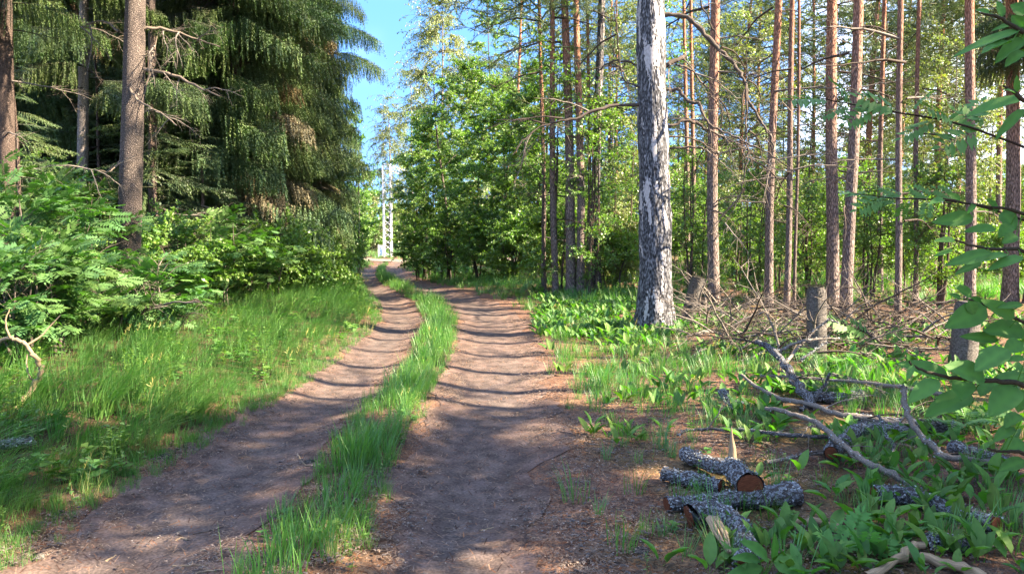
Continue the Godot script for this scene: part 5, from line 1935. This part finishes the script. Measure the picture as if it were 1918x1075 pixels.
func build_grass() -> void:
	var tall := []
	for i in 3:
		tall.append(grass_tuft(2000 + i, mats.grass, 26, 0.52, 0.09, 0.75, 0.0066, 1 if i == 0 else 0))
	var short := []
	for i in 3:
		short.append(grass_tuft(2010 + i, mats.grass, 22, 0.22, 0.07, 0.22, 0.0045))
	var dry := grass_tuft(2020, mats.dry_grass, 14, 0.3, 0.08, 0.4, 0.004, 3)
	var tw := [[], [], []]
	var tc := [[], [], []]
	var sw := [[], [], []]
	var sc := [[], [], []]
	var dw := []
	var dc := []
	rng.seed = 2100
	# the tall verge on the left
	var d := 2.6
	while d < 44.0:
		var step := 0.25 if d < 14.0 else 0.6
		var dens := 62.0 if d < 9.0 else (40.0 if d < 16.0 else (20.0 if d < 28.0 else 10.0))
		var r := row(d)
		var wide := 4.6
		for i in int(dens * wide * step):
			var u := rng.randf()
			var x: float = r[1] - wide * u * u - rr(-0.08, 0.1)
			var dd := d + rr(0, step)
			var far: float = r[1] - x
			var k := rng.randi() % 3
			var grow := smoothstep(-0.1, 0.9, far)
			var patchy := 0.75 + 0.55 * soft.get_noise_2d(x * 16.0, dd * 16.0)
			var big := 1.0 if d < 16.0 else 1.35
			if far > 2.6 and rng.randf() < 0.5:
				continue
			if grow < 0.3:
				scatter(sw[k], sc[k], x, dd, rr(0.6, 1.0) * big * (0.5 + grow), rr(-0.6, 0.6), 0.25, 0.12)
			else:
				scatter(tw[k], tc[k], x, dd, (0.45 + 0.6 * grow) * rr(0.75, 1.15) * patchy * big, rr(-0.5, 0.5), 0.28, 0.1)
			if rng.randf() < 0.004:
				scatter(dw, dc, x, dd, rr(0.8, 1.4), rr(-0.4, 0.4))
		d += step
	# the strip between the ruts
	d = 2.8
	while d < 44.0:
		var step := 0.25 if d < 14.0 else 0.6
		var dens := 120.0 if d < 9.0 else (80.0 if d < 16.0 else 34.0)
		var r := row(d)
		var w: float = r[3] - r[2]
		for i in int(dens * w * step):
			var u := rr(0.02, 0.98)
			var dd := d + rr(0, step)
			var x := lerpf(r[2], r[3], u)
			var edge := minf(u, 1.0 - u) * w
			var thick := soft.get_noise_2d(x * 22.0 + 7.0, dd * 14.0)
			var bare := 0.3 if dd > 6.0 else 0.22
			if thick < -bare + 0.02 or rng.randf() > smoothstep(-0.02, 0.16, edge) + 0.1:
				continue
			var k := rng.randi() % 3
			var big := 1.0 if d < 16.0 else 1.3
			if rng.randf() < 0.05:
				scatter(dw, dc, x, dd, rr(0.4, 0.7), rr(-2, 2))
			scatter(sw[k], sc[k], x, dd, big * (1.0 if dd > 6.0 else 0.9) * rr(0.6, 1.1) * (0.75 + 0.7 * smoothstep(0.0, 0.3, edge)) * (0.9 + thick * 0.8), rr(-0.9, 0.9), 0.22, 0.12)
		d += step
	# right of the track: thin edge grass, denser towards the thicket
	d = 2.8
	while d < 44.0:
		var step := 0.25 if d < 14.0 else 0.6
		var r := row(d)
		for i in int((84.0 if d < 14.0 else 30.0) * 3.4 * step):
			var x: float = r[4] + rr(-0.05, 3.4)
			var dd := d + rr(0, step)
			var far: float = x - r[4]
			var thick := soft.get_noise_2d(x * 13.0 - 30.0, dd * 13.0)
			var cover := (0.2 if far < 0.8 else 0.4) if dd < 6.0 else (0.8 if dd < 12.5 else 0.85)
			if dd > 9.0 and dd < 16.0 and far > 0.5:
				cover = 0.55
			if rng.randf() > cover * smoothstep(-0.25, 0.25, thick + 0.06) * smoothstep(-0.05, 0.55, far):
				continue
			var k := rng.randi() % 3
			if dd > 14.5 and far > 0.4 and far < 2.4 and rng.randf() < 0.6:
				scatter(tw[k], tc[k], x, dd, rr(0.5, 0.9), rr(-0.8, 0.8), 0.25, 0.1)
			else:
				scatter(sw[k], sc[k], x, dd, rr(0.6, 1.15) * (1.0 if d < 16.0 else 1.3), rr(-2, 2), 0.2, 0.16)
			if rng.randf() < 0.06:
				scatter(dw, dc, x, dd, rr(0.6, 1.0), rr(-1, 1))
		d += step
	# the floor of the wood
	for i in 5200:
		d = 14.0 + 52.0 * pow(rng.randf(), 1.3)
		var x := rr(-0.3, 0.74) * d
		if x < row(d)[4] + 1.2 and d < 47.0:
			continue
		if soft.get_noise_2d(x * 6.0, d * 6.0) < -0.12:
			continue
		var k := rng.randi() % 3
		scatter(sw[k], sc[k], x, d, rr(1.0, 1.9), rr(-3, 3), 0.2, 0.2)
	# sunny meadow round the mast
	for i in 1500:
		d = rr(40, 60)
		var x := rr(-20, 6)
		if d > 45.7 and d < 49.9 and x > -13.0:
			continue
		if x > row(d)[1] - 0.1 and x < row(d)[4] + 0.1 and d < 47.0:
			continue
		var k := rng.randi() % 3
		scatter(sw[k], sc[k], x, d, rr(1.2, 2.2), rr(-3, 3), 0.15, 0.2)
	# left, under the spruces
	for i in 1600:
		d = rr(11, 34)
		var x: float = row(d)[1] - rr(3.5, 14)
		if soft.get_noise_2d(x * 6.0, d * 6.0) < -0.05:
			continue
		var k := rng.randi() % 3
		scatter(sw[k], sc[k], x, d, rr(0.9, 1.6), rr(-3, 3), 0.2, 0.15)
	var root := Node3D.new()
	root.name = "grass"
	add_child(root)
	tag(root, "fresh green grass of the verges, the middle strip and the wood floor", "grass", "", "stuff")
	for k in 3:
		many("tall_grass", tall[k], root, tw[k], tc[k])
		many("short_grass", short[k], root, sw[k], sc[k])
	many("dry_stalks", dry, root, dw, dc)
	# the bright tuft at the bottom edge between the ruts
	rng.seed = 2200
	var foot := spot(520, 1100)
	var t := thing("grass_tuft", foot, "tall sunlit grass tuft at the bottom edge between the ruts", "grass tuft")
	for i in 34:
		var p := Vector3(rr(-0.22, 0.16), -0.02, rr(-0.12, 0.12))
		var s := Shape.new()
		var f := rr(0.9, 1.0)
		s.blade(p, (Vector3.UP + rv() * 0.14).normalized(), Vector3(rr(-0.3, 0.35), -rr(0.05, 0.3), rr(-0.2, 0.2)), rr(0.14, 0.38), rr(0.005, 0.009), Color(f, f, 0.9), Color(1, 1, 0.95), 5)
		part("blade", s.mesh(mats.grass), t)


func build_herbs() -> void:
	var lilies := []
	for i in 4:
		lilies.append(lily(2300 + i, mats.lily_leaf))
	var herbs := [herb(2310, mats.bush_leaf, 14, 0.06, 0.2), herb(2311, mats.bush_leaf, 22, 0.05, 0.3, 0.4), herb(2312, mats.lily_leaf, 9, 0.11, 0.12, 0.7)]
	var lw := [[], [], [], []]
	var lc := [[], [], [], []]
	rng.seed = 2320
	# lily of the valley: a dense bank left of the birch, thinner among the fallen wood
	for i in 5200:
		var px := rr(985, 1918)
		var py := 548.0 + 540.0 * pow(rng.randf(), 1.25)
		if i > 4300:
			px = rr(985, 1280)
			py = rr(550, 660)
		var p := spot(px, py)
		var edge := 1000.0 + maxf(0.0, py - 640.0) * 0.62
		if px < edge + 30.0 * soft.get_noise_1d(py * 2.0):
			continue
		var thick := soft.get_noise_2d(p.x * 14.0 + 9.0, p.z * 14.0)
		if (py > 760.0 and rng.randf() < 0.4) or (py > 850.0 and rng.randf() < 0.65):
			continue
		if thick < (-0.3 if py < 640.0 else -0.12) + (0.16 if px < edge + 120.0 and py > 640.0 else 0.0):
			continue
		if py > 840.0 and px < 1240.0 + (py - 840.0) * 0.5:
			continue
		if py > 840.0 and py < 1000.0 and px > 1240.0 and px < 1560.0 and rng.randf() < 0.9:
			continue
		if py > 640.0 and py < 810.0 and px < 1420.0 and rng.randf() < 0.72:
			continue
		if py < 610.0 and px > 1290.0 and rng.randf() < 0.75:
			continue
		var k := rng.randi() % 4
		scatter(lw[k], lc[k], p.x, -p.z, rr(0.4, 0.95) if py > 800.0 else rr(0.6, 1.05), rr(-3, 3) if rng.randf() < 0.5 else rr(-0.9, 0.9), 0.45, 0.2)
	var root := Node3D.new()
	root.name = "broad_leaved_ground_cover"
	add_child(root)
	tag(root, "bank of broad-leaved lily of the valley right of the track", "ground cover", "", "stuff")
	for k in 4:
		many("leaves", lilies[k], root, lw[k], lc[k])
	# the nearest ones, each on its own
	var spots := [[1560, 1010], [1600, 980], [1660, 985], [1720, 985], [1560, 940], [1620, 920], [1690, 900], [1750, 930], [1800, 900], [1860, 930], [1890, 990], [1850, 1030], [1800, 1050], [1900, 1060], [1530, 1050], [1580, 1065], [1240, 1060], [1500, 890], [1580, 880], [1740, 870], [1830, 860], [1890, 890], [1470, 985], [1330, 1075], [1400, 830]]
	for i in spots.size():
		rng.seed = 2340 + i
		var p := spot(spots[i][0], spots[i][1])
		var t := thing("lily_plant", p, "single broad-leaved lily of the valley plant among the fallen logs", "plant", "lily plants among the logs")
		t.rotation.y = rr(-0.8, 0.8)
		for j in rng.randi_range(2, 3):
			var bs := Basis(Vector3.UP, rr(-1.2, 1.2) + (PI if j == 1 else 0.0)) * Basis(Vector3.BACK, rr(0.6, 1.15))
			var l := rr(0.12, 0.18)
			var f := rr(0.85, 1.0)
			var s := broad_leaf(l, l * rr(0.33, 0.42), 0.35, rr(0.15, 0.4), Color(f, f, f * 0.95), Color(f, f, f), 0.85, null, Transform3D(Basis(), Vector3(0.045, 0, 0)))
			s.needle(Vector3(-0.01, 0, 0), Vector3(0.06, 0, 0), Vector3(0, 0, 0.003), Color(0.8, 0.9, 0.6))
			part("leaf", s.mesh(mats.lily_leaf), t, Transform3D(bs, Vector3(0, -0.01, 0)))
	# weeds in the grass
	var hw := [[], [], []]
	var hc := [[], [], []]
	rng.seed = 2400
	for i in 5200:
		var d := 2.6 + 22.0 * pow(rng.randf(), 1.4)
		var r := row(d)
		var x := 0.0
		var roll := rng.randf()
		if roll < 0.55:
			x = r[1] - 3.6 * rng.randf() - 0.1
		elif roll < 0.75:
			x = lerpf(r[2], r[3], rr(0.1, 0.9))
		else:
			x = r[4] + rr(0.3, 3.0)
			if d < 6.0 and rng.randf() < 0.6:
				continue
		if soft.get_noise_2d(x * 18.0 + 80.0, d * 18.0) < 0.02:
			continue
		var k := rng.randi() % 3
		scatter(hw[k], hc[k], x, d, rr(0.5, 1.2) * (0.5 if roll >= 0.55 else 1.0), rr(-3, 3), 0.25, 0.12)
	# bilberry and other low growth in the wood
	for i in 3000:
		var d := 14.0 + 34.0 * pow(rng.randf(), 1.2)
		var x := rr(-0.55, 0.74) * d
		var r := row(d)
		if x > r[1] - 3.0 and x < r[4] + 1.5:
			continue
		if soft.get_noise_2d(x * 7.0 - 20.0, d * 7.0) < 0.0:
			continue
		var k := rng.randi() % 2
		scatter(hw[k], hc[k], x, d, rr(1.0, 2.2), rr(-3, 3), 0.2, 0.15)
	var weeds := Node3D.new()
	weeds.name = "weeds"
	add_child(weeds)
	tag(weeds, "small leafy weeds and bilberry growing through the grass", "weeds", "", "stuff")
	for k in 3:
		many("leaves", herbs[k], weeds, hw[k], hc[k])
	# ferns and the bipinnate herb
	var frond := fern_frond(2450, mats.fern)
	var ferns := [[1790, 812, "fern with fresh fronds under the willow leaves"], [1830, 800, "bright fern at the right edge beside the curved brown branch"], [1580, 640, "fern in front of the upright post"], [1545, 690, "low fern at the foot of the upright post"]]
	for i in ferns.size():
		rng.seed = 2460 + i
		var t := thing("fern", spot(ferns[i][0], ferns[i][1]), ferns[i][2], "fern", "ferns at the right")
		for j in 6:
			part("frond", frond, t, Transform3D(Basis(Vector3.UP, j * 1.05 + rr(-0.3, 0.3)).scaled(Vector3.ONE * rr(0.7, 1.0)), Vector3.ZERO))
	rng.seed = 2480
	var hb := thing("feathery_herb", spot(1610, 1040), "dark feathery herb patch left of the pale bare branch", "plant")
	for j in 26:
		var s := Shape.new()
		rowan_leaf(s, Vector3.ZERO, Vector3(rr(-1, 1), rr(0.2, 0.9), rr(-1, 1)).normalized(), Vector3.UP, rr(0.10, 0.17), Color(0.75, 0.95, 0.95))
		part("leaf", s.mesh(mats.lily_leaf), hb, Transform3D(Basis(), Vector3(rr(-0.17, 0.17), rr(-0.01, 0.03), rr(-0.12, 0.1))))


func build_litter_bits() -> void:
	# loose needles, crumbs and dead leaves on the bare ground near the camera
	rng.seed = 2600
	var s := Shape.new()
	for i in 7:
		var a := rr(0, TAU)
		var p := Vector3(rr(-0.05, 0.05), 0.003, rr(-0.05, 0.05))
		s.needle(p, p + Vector3(cos(a), rr(0.0, 0.12), sin(a)) * rr(0.025, 0.05), Vector3(-sin(a), 0, cos(a)) * 0.0016, tint(0.6, 0.1))
	var needles := s.mesh(mats.dead_leaf)
	s = Shape.new()
	for i in 3:
		s.leaf(Vector3(rr(-0.06, 0.06), 0.004, rr(-0.06, 0.06)), Vector3(rr(-1, 1), 0.12, rr(-1, 1)).normalized(), Vector3.UP, rr(0.012, 0.032), rr(0.007, 0.018), tint(0.75, 0.12), 0.3)
	var flakes := s.mesh(mats.dead_leaf)
	var w := [[], []]
	var c := [[], []]
	for i in 26000:
		var d := 2.8 + 10.0 * pow(rng.randf(), 1.6)
		var r := row(d)
		var x := rr(r[1] - 0.2, r[4] + (1.6 if i % 3 else 4.0))
		var in_left: float = rut(x, d, r[1], r[2])
		var in_right: float = rut(x, d, r[3], r[4])
		if soft.get_noise_2d(x * 25.0, d * 25.0) < rr(-0.25, 0.2):
			continue
		if maxf(in_left, in_right) > 0.55 and rng.randf() < 0.85:
			continue
		var k := rng.randi() % 2
		var p := on_land(x, d) + Vector3(0, 0.02, 0)
		w[k].append(Transform3D(Basis(Vector3.UP, rr(0, TAU)).scaled(Vector3.ONE * rr(0.7, 1.3)), p))
		c[k].append(tint(0.55, 0.15))
	var root := Node3D.new()
	root.name = "litter"
	add_child(root)
	tag(root, "brown needles and leaf crumbs littering the bare track", "litter", "", "stuff")
	many("needles", needles, root, w[0], c[0])
	many("crumbs", flakes, root, w[1], c[1])
